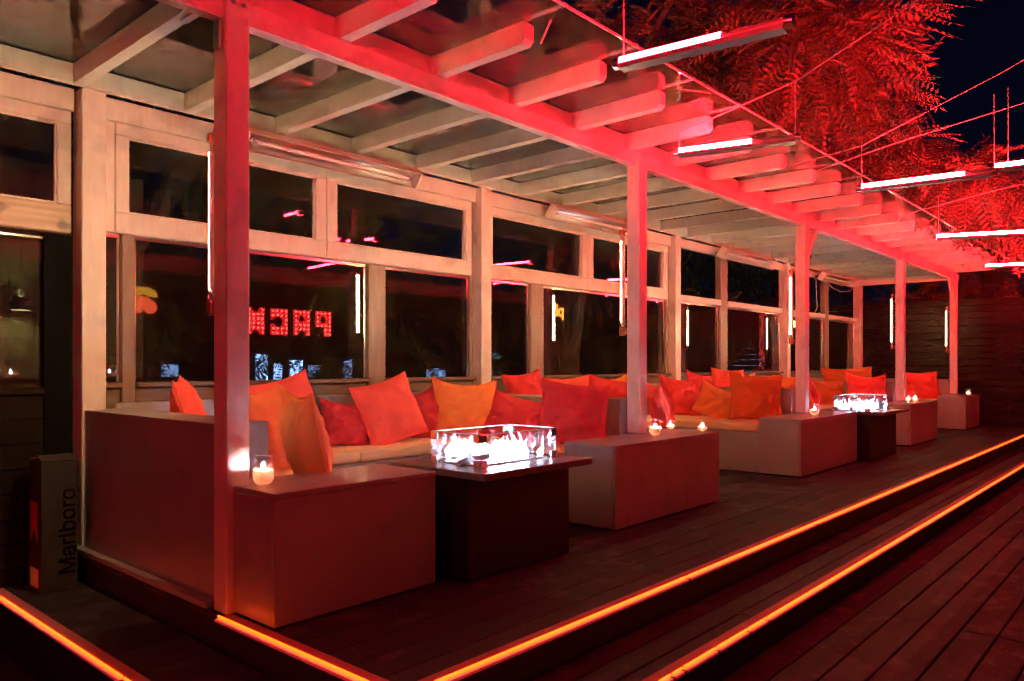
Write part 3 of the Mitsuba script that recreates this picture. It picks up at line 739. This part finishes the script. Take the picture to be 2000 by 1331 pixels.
pillow((1.90, 3.95, 0.70), 330, 18, 3, 0.44, 0.42, 0.17, 'cloth_coral', 'coral pillow at left, standing behind the tall bench end', 1, 0.06)
pillow((2.02, 3.42, 0.645), 300, 14, 2, 0.46, 0.44, 0.16, 'cloth_vermilion', 'orange red pillow half hidden by the nearest post', 2, 0.03)
pillow((1.985, 3.02, 0.640), 345, 12, 4, 0.44, 0.46, 0.15, 'cloth_orange', 'orange pillow seen edge on, right of the nearest post', 3, 0.05)
pillow((2.58, 4.12, 0.665), 276, 16, 11, 0.52, 0.48, 0.16, 'cloth_coral', 'large coral pillow just right of the edge on orange one', 4, 0.02)
pillow((3.07, 4.20, 0.585), 265, 22, -8, 0.34, 0.32, 0.16, 'cloth_crimson', 'small crumpled crimson pillow between two large coral ones', 5, 0.05)
pillow((3.385, 4.12, 0.655), 268, 18, 13, 0.51, 0.46, 0.17, 'cloth_coral', 'large coral pillow tilted left, in the middle of the nearest bay', 6, 0.02)
pillow((3.80, 4.22, 0.600), 262, 15, 15, 0.36, 0.38, 0.15, 'cloth_crimson', 'dark red pillow behind the tan orange one', 7, 0.04)
pillow((4.08, 4.08, 0.655), 245, 15, -3, 0.52, 0.44, 0.16, 'cloth_orange', 'tan orange pillow with pointed top corners, behind the fire table', 8, 0.10)
pillow((4.03, 3.56, 0.595), 215, 24, -16, 0.38, 0.34, 0.13, 'cloth_red', 'small red pillow leaning right, directly behind the fire glass', 9, 0.02)
pillow((4.86, 4.15, 0.745), 245, 20, 8, 0.36, 0.36, 0.15, 'cloth_red', 'red pillow above the bench divider, left of the second post', 10, 0.05)
pillow((4.03, 3.03, 0.650), 222, 15, -5, 0.46, 0.44, 0.17, 'cloth_red', 'large red pillow left of the second post, nearest the box table', 11, 0.03)
pillow((4.76, 3.66, 0.690), 215, 16, 3, 0.40, 0.40, 0.15, 'cloth_coral', 'coral pillow peeking over the top of the large red one', 12, 0.03)
pillow((4.80, 3.24, 0.672), 215, 16, -7, 0.42, 0.42, 0.15, 'cloth_red', 'red pillow against the left edge of the second post', 13, 0.03)
pillow((6.30, 4.20, 0.665), 262, 14, 6, 0.42, 0.40, 0.15, 'cloth_amber', 'amber pillow whose top shows left of the second post', 14, 0.05)
pillow((7.16, 4.00, 0.645), 238, 14, -6, 0.47, 0.42, 0.16, 'cloth_red', 'red pillow with sharp corners just right of the second post', 15, 0.07)
pillow((5.06, 3.00, 0.655), 318, 16, 0, 0.34, 0.36, 0.14, 'cloth_coral', 'coral pillow edge showing at the right side of the second post', 16, 0.03)
pillow((7.86, 4.12, 0.715), 250, 16, -10, 0.42, 0.34, 0.14, 'cloth_red', 'red pillow behind the divider, left one of two above it', 17, 0.05)
pillow((7.72, 3.74, 0.735), 225, 18, -4, 0.36, 0.40, 0.15, 'cloth_coral', 'bright coral pillow rising above the divider', 18, 0.02)
pillow((7.08, 3.57, 0.600), 222, 16, -24, 0.36, 0.34, 0.14, 'cloth_orange', 'orange pillow tipped on its corner in the second bay', 19, 0.04)
pillow((6.98, 3.10, 0.665), 228, 13, -5, 0.53, 0.47, 0.17, 'cloth_vermilion', 'large orange red pillow left of the third post', 20, 0.03)
pillow((9.25, 4.20, 0.66), 262, 14, 4, 0.46, 0.40, 0.15, 'cloth_amber', 'amber pillow top just above the large orange red pillow', 21, 0.04)
pillow((7.76, 3.06, 0.68), 228, 18, 3, 0.42, 0.38, 0.15, 'cloth_orange', 'orange pillow against the left edge of the third post', 22, 0.03)
pillow((8.35, 3.9, 0.68), 270, 16, -12, 0.40, 0.36, 0.15, 'cloth_red', 'red pillow just right of the third post, at the window', 23, 0.04)
pillow((12.2, 4.12, 0.63), 245, 16, -14, 0.46, 0.42, 0.15, 'cloth_orange', 'orange pillow by the far window posts', 24, 0.04)
pillow((10.42, 3.60, 0.60), 228, 16, 0, 0.42, 0.34, 0.14, 'cloth_vermilion', 'dull orange red pillow behind the far fire table, left one', 25, 0.02)
pillow((8.02, 3.0, 0.66), 315, 16, 0, 0.36, 0.38, 0.14, 'cloth_coral', 'coral pillow edge showing at the right side of the third post', 26, 0.03)
pillow((10.35, 3.12, 0.665), 225, 14, -3, 0.54, 0.42, 0.17, 'cloth_coral', 'coral pillow with hollow top, behind the far fire table, left of the fourth post', 27, 0.13)
pillow((11.6, 3.75, 0.72), 228, 12, 2, 0.80, 0.44, 0.16, 'cloth_vermilion', 'wide orange red pillow behind the hollow topped coral one', 28, 0.04)
pillow((13.38, 3.22, 0.645), 225, 12, 1, 0.58, 0.44, 0.17, 'cloth_coral', 'square coral pillow between the fourth and last posts', 29, 0.03)

# ------------------------------------------------------------------ carton at the left
ct = thing('carton', 'tall brown carton with dark printed lettering, standing on the step at left', 'carton')
CX0, CX1, CY0, CY1, CZ0, CZ1 = 1.255, 1.415, 4.12, 4.30, -0.128, 0.505
part(ct, 'body', box(CX0, CX1, CY0, CY1, CZ0, CZ1 - 0.004, 0.003), 'carton_brown')
part(ct, 'flap', mapped(box(0, CX1 - CX0 - 0.01, 0, 0.085, 0, 0.004, 0.001), [[1, 0, 0], [0, 0.96, -0.28], [0, 0.28, 0.96]], (CX0 + 0.005, CY0 + 0.004, CZ1 - 0.003)), 'carton_brown')
part(ct, 'flap', mapped(box(0, CX1 - CX0 - 0.02, 0, 0.08, 0, 0.004, 0.001), [[1, 0, 0], [0, 0.985, 0.17], [0, -0.17, 0.985]], (CX0 + 0.01, CY0 + 0.098, CZ1 + 0.012)), 'print_cream')
tm = meshkit.text_mesh('Marlboro', 0.072, 0.001, bold=True)
part(ct, 'lettering', mapped(tm, [[0, -1, 0], [0, 0, -1], [1, 0, 0]], (CX1 - 0.012, CY0 - 0.0012, CZ0 + 0.07)), 'print_black')
chev = Polygon([(0, 0), (0.10, 0), (0.10, -0.20), (0.05, -0.13), (0, -0.20)])
part(ct, 'printed_block', mapped(trimesh.creation.extrude_polygon(chev, 0.001, engine='earcut'), [[0, 0, -1], [-1, 0, 0], [0, 1, 0]], (CX0 - 0.0012, CY1 - 0.03, CZ1 - 0.20)), 'print_red')
part(ct, 'printed_block', mapped(trimesh.creation.extrude_polygon(Polygon([(0, 0), (0.11, 0), (0.11, 0.09), (0, 0.09)]), 0.001, engine='earcut'), [[0, 0, -1], [-1, 0, 0], [0, 1, 0]], (CX0 - 0.0012, CY1 - 0.03, CZ0 + 0.02)), 'print_cream')

# ------------------------------------------------------------------ fence at the far end
fence = thing('fence', 'dark brown fence of horizontal planks closing the far end of the deck', 'fence')
for j, y in enumerate((-2.6, -0.2, 2.2, 4.6, 7.0)):
    part(fence, 'post', box(14.44, 14.54, y - 0.05, y + 0.05, -0.30, 2.06, 0.004), 'brown_timber')
def fence_fn(p, n, uv):
    r = mikit.cell_rand(dr.floor((p.z + 0.3) / 0.11), dr.floor(p.y / 2.4), 5)
    g = mikit.fbm(p.x * 30, p.y * 3, p.z * 120, 3)
    return mikit.mix((0.015, 0.010, 0.008), (0.045, 0.029, 0.021), 0.5 * g + 0.5 * r)
mat('fence_plank', mikit.proc(fence_fn), 0.8, 0.05)
for i in range(21):
    z = -0.26 + i * 0.11
    for y0, y1 in ((-2.6, -0.2), (-0.2, 2.2), (2.2, 4.6), (4.6, 7.0)):
        part(fence, 'plank', box(14.41 + rng.uniform(-.003, .003), 14.435, y0 + 0.003, y1 - 0.003, z + 0.003, z + 0.106, 0.004), 'fence_plank')

# ------------------------------------------------------------------ signs behind the camera, seen in the window reflections
op = thing('opposite_bar', 'dark bar front across the terrace that carries the lit signs', 'bar')
part(op, 'wall', box(2.5, 14.3, -2.5, -2.35, -0.26, 2.6, 0.01), 'wall_render')
part(op, 'fascia', box(2.5, 14.3, -2.34, -2.22, 2.3, 2.55, 0.006), 'cream_paint')
part(op, 'counter', box(3.0, 9.0, -2.34, -2.0, 0.55, 0.62, 0.006), 'brown_timber')
YS = -2.10
def blockletter(c):
    W, H = 0.30, 0.42
    base = sbox(0, 0, W, H)
    o = lambda x, y, r: Point(x, y).buffer(r, 12)
    if c == 'P':
        s = base.difference(o(W * .52, H * .66, .055)).difference(sbox(W * .45, -0.01, W + .01, H * .36))
    elif c == 'A':
        s = base.difference(o(W / 2, H * .66, .05)).difference(o(W / 2, H * .02, .075))
    elif c == 'C':
        s = base.difference(o(W * .56, H / 2, .085)).difference(sbox(W * .56, H * .42, W + .01, H * .58))
    else:
        s = base.difference(o(W / 2, H * 1.0, .07)).difference(o(W / 2, 0, .07))
    return s
FL = np.array([[-1, 0, 0], [0, 0, 1], [0, 1, 0]])
sg = thing('letter_sign', 'red marquee letters with round bulbs, seen mirrored in the lower window', 'sign')
for i, ch in enumerate('PACHA'):
    s = blockletter(ch)
    x0 = 7.70 - i * 0.415
    part(sg, 'letter', mapped(trimesh.creation.extrude_polygon(s, 0.03, engine='earcut'), FL, (x0, YS, 1.44)), 'lamp_body', light=(7.0, 0.07, 0.08), w=0.3)
    bulbs = []
    for gx in np.linspace(0.035, 0.265, 4):
        for gy in np.linspace(0.035, 0.385, 6):
            if s.buffer(-0.018).contains(Point(gx, gy)):
                bulbs.append(mapped(trimesh.creation.icosphere(1, 0.016), FL, (x0 - gx, YS + 0.035, 1.44 + gy)))
    part(sg, 'bulbs', cat(bulbs), 'lamp_body', light=(16.0, 2.2, 2.0), w=0.2)
cs = thing('cherry_sign', 'small glowing panel with two round cherries and yellow leaves, mirrored in the window at left', 'sign')
part(cs, 'panel', box(4.36, 4.84, YS - 0.03, YS, 1.64, 2.10, 0.004), 'brown_timber')
def flat(poly, d, y): return mapped(trimesh.creation.extrude_polygon(poly, d, engine='earcut'), FL, (4.60, y, 1.86))
ch = unary_union([Point(-0.09, -0.085).buffer(0.095, 20), Point(0.09, -0.085).buffer(0.095, 20), Polygon([(-0.17, -0.05), (0.17, -0.05), (0.06, 0.06), (-0.06, 0.06)])])
part(cs, 'cherries', flat(ch, 0.012, YS + 0.002), 'lamp_body', light=(7.0, 0.75, 0.22), w=0.3)
lf = Polygon([(-0.20, 0.06), (-0.17, 0.14), (-0.08, 0.19), (0.08, 0.19), (0.17, 0.14), (0.20, 0.06), (0.1, 0.055), (0, 0.09), (-0.1, 0.055)])
part(cs, 'leaves', flat(lf, 0.012, YS + 0.002), 'lamp_body', light=(4.0, 1.9, 0.1), w=0.3)
ns = thing('neon_sign', 'small amber neon letters on a panel, mirrored in the window left of the second post', 'sign')
part(ns, 'panel', box(13.45, 14.28, YS - 0.03, YS, 1.95, 2.42, 0.004), 'brown_timber')
part(ns, 'neon_letters', mapped(meshkit.text_mesh('pi', 0.26, 0.02, bold=True), FL, (14.16, YS + 0.002, 2.08)), 'lamp_body', light=(15.0, 4.6, 0.5), w=0.3)

# ------------------------------------------------------------------ behind the glass: room at left, street lights beyond
mat('stained_timber', mikit.proc(lambda p, n, uv: mikit.mix((0.07, 0.055, 0.03), (0.13, 0.105, 0.06), mikit.fbm(p.x * 30, p.y * 30, p.z * 3, 3))), 0.8, 0.1)
room = thing('wooden_partition', 'stained wooden partition behind the lower pane at far left', 'partition')
for i in range(12):
    x = 0.7 + i * 0.14
    part(room, 'plank', box(x + 0.002, x + 0.138, 5.66, 5.69, -0.3, 2.3, 0.003), 'stained_timber')
pl = thing('pendant_lamp', 'small wire cage pendant lamp hanging behind the lower pane at far left', 'lamp')
o = (1.56, 5.5, 0)
part(pl, 'shade', lathe([(0.052, 1.312), (0.070, 1.335), (0.068, 1.365), (0.045, 1.395)], 24, o), 'dark_metal', smooth=30)
for a in np.arange(8) * math.pi / 4:
    part(pl, 'cage_wire', tube([(o[0] + r * math.cos(a), o[1] + r * math.sin(a), z) for r, z in ((.01, 1.40), (.030, 1.425), (.010, 1.445), (.026, 1.49), (.022, 1.52), (.006, 1.57))], 0.0018, 5), 'dark_metal')
part(pl, 'cord', cyl((o[0], o[1], 1.56), (o[0], o[1], 2.4), 0.003, 6), 'dark_metal')
part(pl, 'bulb', trimesh.creation.icosphere(2, 0.022).apply_translation((o[0], o[1], 1.345)), 'lamp_body', smooth=True, light=(170.0, 160.0, 70.0), w=0.6)

sh = thing('shelf', 'dark shelf behind the lower panes at left, holding the stand in tea lights', 'shelf')
part(sh, 'board', box(0.6, 2.6, 5.18, 5.45, 0.86, 0.885, 0.003), 'dark_timber')
for x in (0.7, 2.5):
    part(sh, 'leg', box(x - .02, x + .02, 5.28, 5.34, -0.42, 0.859, 0.003), 'dark_timber')
fac = thing('shop_front', 'distant shop front with bluish lit panes, seen through the windows', 'shop')
part(fac, 'wall', box(4.0, 26.0, 17.2, 17.5, -0.42, 3.4, 0.02), 'wall_render')
rr = np.random.default_rng(11)
BL = np.array([0.42, 0.75, 1.5])
for x0, x1, z0, z1, q in ((9.9, 10.25, .30, 1.25, 1.5), (10.4, 10.65, .35, 1.1, 1.1), (10.85, 11.25, .30, 1.2, 1.7), (11.4, 11.8, .45, 1.0, .5), (12.5, 13.0, .35, 1.15, .8), (13.3, 13.6, .5, .95, .5),
                         (6.2, 6.5, .6, 1.2, 1.0), (6.9, 7.1, .5, 1.1, .8), (7.6, 8.0, .6, .9, .6), (15.5, 16.3, .5, .9, .4), (18.0, 18.8, .4, .9, .35), (20.5, 21.0, .5, 1.0, .3)):
    nx = max(1, int(round((x1 - x0) / 0.3)))
    for a in range(nx):
        w_ = (x1 - x0) / nx
        part(fac, 'pane', box(x0 + a * w_ + .01, x0 + (a + 1) * w_ - .01, 17.17, 17.195, z0 + rr.uniform(-.1, .1), z1 + rr.uniform(-.15, .1), 0.003), 'lamp_body', light=BL * q * rr.uniform(.5, 1.3), w=0.03)
tent = thing('canopy_tent', 'pale blue canopy tent that glows by itself, beyond the wind screen', 'tent')
tv = np.array([[31, 14.0, 1.9], [29.2, 13, -0.4], [33.2, 13, -0.4], [33.2, 16, -0.4], [29.2, 16, -0.4]])
part(tent, 'glowing_canvas', trimesh.Trimesh(tv, np.array([[0, 1, 2], [0, 2, 3], [0, 3, 4], [0, 4, 1]]), process=False), 'lamp_body', light=BL * 0.55, w=0.3)  # the cloth itself emits the blue light; no lamp shines on it
sl = thing('street_lamp', 'bluish white street lamp seen through leaves left of the window post', 'street lamp')
part(sl, 'pole', cyl((11.9, 11.0, -0.42), (11.9, 11.0, 1.05), 0.04, 10), 'dark_metal')
part(sl, 'globe', trimesh.creation.icosphere(2, 0.085).apply_translation((11.9, 11.0, 1.15)), 'lamp_body', smooth=True, light=(0.5, 1.5, 2.1), w=0.2)

# ------------------------------------------------------------------ trees
def frond_template(pairs=9, L=0.52, ll=0.125, lw=0.036):
    V, F = [], []
    def add(q):
        o = len(V); V.extend(q); F.extend([[o, o + 1, o + 2], [o, o + 2, o + 3]])
    for i in range(pairs):
        t = (i + 1.2) / (pairs + 0.6)
        s = ll * (0.65 + 0.5 * math.sin(math.pi * (0.15 + 0.75 * t)))
        x = t * L; z = -0.28 * L * t * t
        for sd in (1, -1):
            d = np.array([0.38, sd * 0.9, -0.30]); d /= np.linalg.norm(d)
            p = np.array([x, 0, z]); n = np.array([0.92, -sd * 0.38, 0.05])
            add([p, p + d * s * .45 + n * lw * .5, p + d * s, p + d * s * .45 - n * lw * .5])
    p = np.array([L, 0, -0.28 * L]); add([p, p + [.05, .018, -.02], p + [.11, 0, -.05], p + [.05, -.018, -.02]])
    for a, b in ((0, .5), (.5, 1)):
        p, q = np.array([a * L, 0, -.28 * L * a * a]), np.array([b * L, 0, -.28 * L * b * b])
        add([p + [0, .003, 0], q + [0, .003, 0], q - [0, .003, 0], p - [0, .003, 0]])
    return np.array(V, float), np.array(F)
FV, FF = frond_template()
def fronds(centres, radii, counts, seed, scale=1.0, sag=0.25):
    r = np.random.default_rng(seed)
    Vs, Fs, o = [], [], 0
    for c, rad, n in zip(centres, radii, counts):
        d = r.normal(size=(n, 3)); d /= np.linalg.norm(d, axis=1, keepdims=True)
        pos = np.asarray(c) + d * np.asarray(rad) * (r.uniform(0.15, 1, (n, 1)) ** 0.6)
        ax = d * [1, 1, .5] + r.normal(scale=.45, size=(n, 3)) + [0, 0, -sag]
        ax /= np.linalg.norm(ax, axis=1, keepdims=True)
        up = np.array([0, 0, 1.0]) + r.normal(scale=.35, size=(n, 3))
        sd = np.cross(up, ax); sd /= np.linalg.norm(sd, axis=1, keepdims=True)
        u2 = np.cross(ax, sd)
        s = scale * r.uniform(.45, 1.35, (n, 1, 1))
        M = np.stack([ax, sd, u2], 1)
        V = (FV[None] * s) @ M + pos[:, None]
        Vs.append(V.reshape(-1, 3))
        F = FF[None] + (np.arange(n) * len(FV))[:, None, None] + o
        Fs.append(F.reshape(-1, 3)); o += n * len(FV)
    return trimesh.Trimesh(np.vstack(Vs), np.vstack(Fs), process=False)
def limb(pts, r0, r1, seed):
    P = np.array(pts, float)
    t = np.linspace(0, 1, len(P)); tt = np.linspace(0, 1, 6 * len(P))
    Q = np.stack([np.interp(tt, t, P[:, i]) for i in range(3)], 1)
    k = np.ones(5) / 5
    for i in range(3): Q[2:-2, i] = np.convolve(Q[:, i], k, 'valid')
    r = np.random.default_rng(seed)
    return tube(Q, np.linspace(r0, r1, len(Q)) * (1 + .05 * r.normal(size=len(Q))), 12)
def at(u, v, d):
    """World point d metres ahead: used once to lay out the crown clusters."""
    lat = (u - 1000) / 1500 * d
    return (d * math.cos(TH) + lat * math.sin(TH), d * math.sin(TH) - lat * math.cos(TH), EYE[2] + (712 - v) / 1500 * d)

def tree(name, label, trunk, branches, cl, seed, mat_='leaf_light', scale=0.72, dens=1.3, trunk_r=(0.22, 0.12)):
    k = thing(name, label, 'tree')
    part(k, 'trunk', limb(trunk, *trunk_r, seed), 'bark', smooth=True)
    for j, b in enumerate(branches):
        part(k, 'branch', limb(b, 0.05, 0.012, seed + j), 'bark_pale' if mat_ == 'leaf_light' else 'bark', smooth=True)
    c, r, n = zip(*cl)
    part(k, 'crown', fronds(c, r, [int(q * dens) for q in n], seed, scale), mat_)
# overhanging tree: crown above the terrace, lit red from below
CL = [((6.0, 2.3, 3.6), (.6, .6, .4), 130), ((6.6, 2.35, 3.35), (.5, .35, .22), 100), ((6.8, 3.0, 3.3), (.6, .5, .28), 110), ((6.2, 1.95, 3.85), (.5, .5, .35), 100), ((7.3, 2.3, 3.5), (.5, .5, .35), 100),
      ((8.7, 2.5, 3.25), (.7, .5, .25), 120), ((10.1, 2.4, 3.15), (.8, .5, .22), 120), ((12.4, 2.6, 3.1), (1.1, .6, .25), 150), ((7.1, 3.2, 3.6), (.9, .7, .5), 140), ((7.1, 4.0, 3.95), (1., .8, .5), 130),
      ((5.6, 3.5, 3.85), (.9, .7, .45), 120), ((5.6, 2.7, 4.3), (.8, .6, .4), 100), ((9.0, 3.3, 3.5), (1.0, .8, .5), 150), ((11.0, 3.4, 3.3), (1.2, .8, .5), 150), ((10.6, 1.75, 3.0), (.7, .4, .3), 110), ((12.8, 1.8, 2.95), (1.0, .5, .3), 130), ((9.4, 1.85, 3.0), (.5, .35, .2), 70)]
T0 = (7.6, 5.9, -0.4)
tree('overhanging_tree', 'feathery leaved tree arching over the glass roof, its leaves lit red by the tubes', [T0, (7.5, 5.8, 1.2), (7.3, 5.4, 2.6), (7.0, 4.6, 3.6), (6.7, 3.6, 4.2)],
     [[(7.3, 5.2, 3.0), (6.4, 4.2, 3.7), (5.6, 3.2, 4.0), (5.3, 2.6, 4.2)], [(7.0, 4.5, 3.6), (6.6, 3.2, 3.9), (6.3, 2.4, 3.7), (6.3, 2.2, 3.5)], [(7.0, 4.5, 3.7), (8.2, 3.2, 3.9), (9.2, 2.2, 3.4), (9.8, 1.7, 3.0)],
      [(6.8, 3.8, 4.1), (6.6, 2.6, 4.3), (6.3, 1.9, 4.4)], [(8.2, 3.2, 3.9), (10, 2.8, 3.6), (11.6, 2.4, 3.3), (12.4, 2.2, 3.1)], [(6.3, 2.3, 3.7), (5.6, 2.2, 3.3), (5.3, 2.1, 3.0)], [(7.0, 4.0, 3.7), (5.9, 3.6, 3.4), (5.1, 3.3, 3.2)], [(6.6, 2.9, 3.95), (6.5, 2.2, 3.5), (6.9, 1.9, 3.2)], [(6.4, 2.6, 3.8), (5.9, 2.1, 3.9), (5.7, 1.9, 4.2)], [(8.6, 2.9, 3.8), (8.5, 2.4, 3.4), (8.9, 2.1, 3.1)], [(10.0, 2.8, 3.6), (10.5, 2.2, 3.3), (10.8, 1.7, 3.0)], [(11.6, 2.4, 3.3), (12.4, 2.0, 3.1), (13.2, 1.7, 2.9)]], CL, 21)
tree('leaning_tree', 'tree with a rough leaning trunk behind the high pane near the nearest post', [(1.0, 6.0, -0.4), (1.9, 6.0, 1.05), (2.56, 6.0, 2.08), (3.0, 6.0, 2.77), (3.7, 6.0, 3.9)],
     [[(2.9, 6.0, 2.7), (3.4, 6.2, 3.2), (4.2, 6.3, 3.5)], [(2.5, 6.0, 2.0), (2.3, 6.2, 2.6), (2.1, 6.3, 3.2)]],
     [((3.6, 6.0, 2.55), (.8, .5, .5), 90), ((4.8, 6.6, 2.6), (1.0, .6, .6), 120), ((3.0, 5.6, 3.9), (1.6, 1, .7), 160), ((4.4, 5.8, 1.9), (.6, .4, .4), 60)], 33, 'leaf_dark', 0.7, 1.5, (0.13, 0.08))
for j, (x, y, lab) in enumerate(((5.0, 9.4, 'far dark tree seen through the high panes left of the second post'), (1.4, 7.6, 'dark tree behind the leaning trunk'), (3.4, 8.2, 'dark tree beyond the high panes, left of the window post'), (11.2, 6.9, 'dark tree close behind the wind screen, at its second open panel'), (15.0, 7.4, 'dark tree beyond the last open panel of the wind screen'), (6.4, 8.5, 'dark tree beyond the lower windows of the nearest bay'), (9.6, 8.0, 'dark tree beyond the wind screen, behind its first panel'), (13.0, 8.6, 'dark tree seen above the rail, right of the third post'),
                                  (17.5, 7.2, 'dark tree behind the fence, left of the last post'), (18.8, 3.2, 'dim red lit tree behind the fence, right of the last post'), (20.5, -2.0, 'dim red lit tree behind the fence, at the right edge'))):
    cl = [((x + rng.uniform(-1.3, 1.3), y + rng.uniform(-.8, .8), z), (1.2, .9, .8), 120) for z in (1.2, 1.9, 2.6, 3.2, 3.8, 4.6)]
    if y < 5: cl = [((c[0] - 1.2, c[1], c[2] * 0.8 + 1.0), (1.5, 1.3, .7), n + 60) for c, r, n in cl]
    tree('dark_tree', lab, [(x, y, -.4), (x + .1, y, 1.0), (x, y + .1, 2.4), (x + .1, y, 4.2)], [[(x, y, 2), (x + .7, y - .4, 2.8), (x + 1.2, y - .6, 3.6)], [(x, y, 1.8), (x - .7, y + .3, 2.6), (x - 1.1, y + .4, 3.4)]], cl, 50 + j, 'leaf_dark' if y > 5 else 'leaf_light', 0.8, 1.3, (.14, .08))
for j, (x0, x1) in enumerate(((4.5, 10.0), (12.0, 20.0))):
    cl = [((x, 16.2 + rng.uniform(-.3, .3), rng.uniform(0.2, 1.0)), (.55, .4, .6), 60) for x in np.arange(x0, x1, 0.42)]
    c, r, n = zip(*cl)
    k = thing('hedge', 'low dark hedge before the lit shop front, %s one' % ('left' if j == 0 else 'right'), 'hedge')
    part(k, 'leaves', fronds(c, r, n, 80 + j, 0.42), 'leaf_dark', kind='stuff')
    for x in np.arange(x0, x1, 1.4):
        part(k, 'stem', cyl((x, 16.2, -.42), (x + .05, 16.2, .4), 0.03, 8), 'bark')


GROUPS = {'light_strip': 'light strips along the deck edges', 'strip_heater': 'strip heaters under the roof', 'tube_lamp': 'vertical tube lamps on the posts', 'hanging_tube_light': 'hanging red tube lights',
          'cable': 'cables over the terrace', 'side_table': 'low box tables along the deck', 'corner_bench': 'corner benches under the pergola', 'fire_table': 'fire tables', 'candle_jar': 'candles in glass jars',
          'pillow': 'pillows on the benches', 'dark_tree': 'trees around the terrace', 'hedge': 'hedges before the shop front'}
for k_, v_ in labels.items():
    n_ = k_[:-4] if k_[-4:-3] == '_' and k_[-3:].isdigit() else k_
    if 'category' in v_ and n_ in GROUPS:
        v_['group'] = GROUPS[n_]
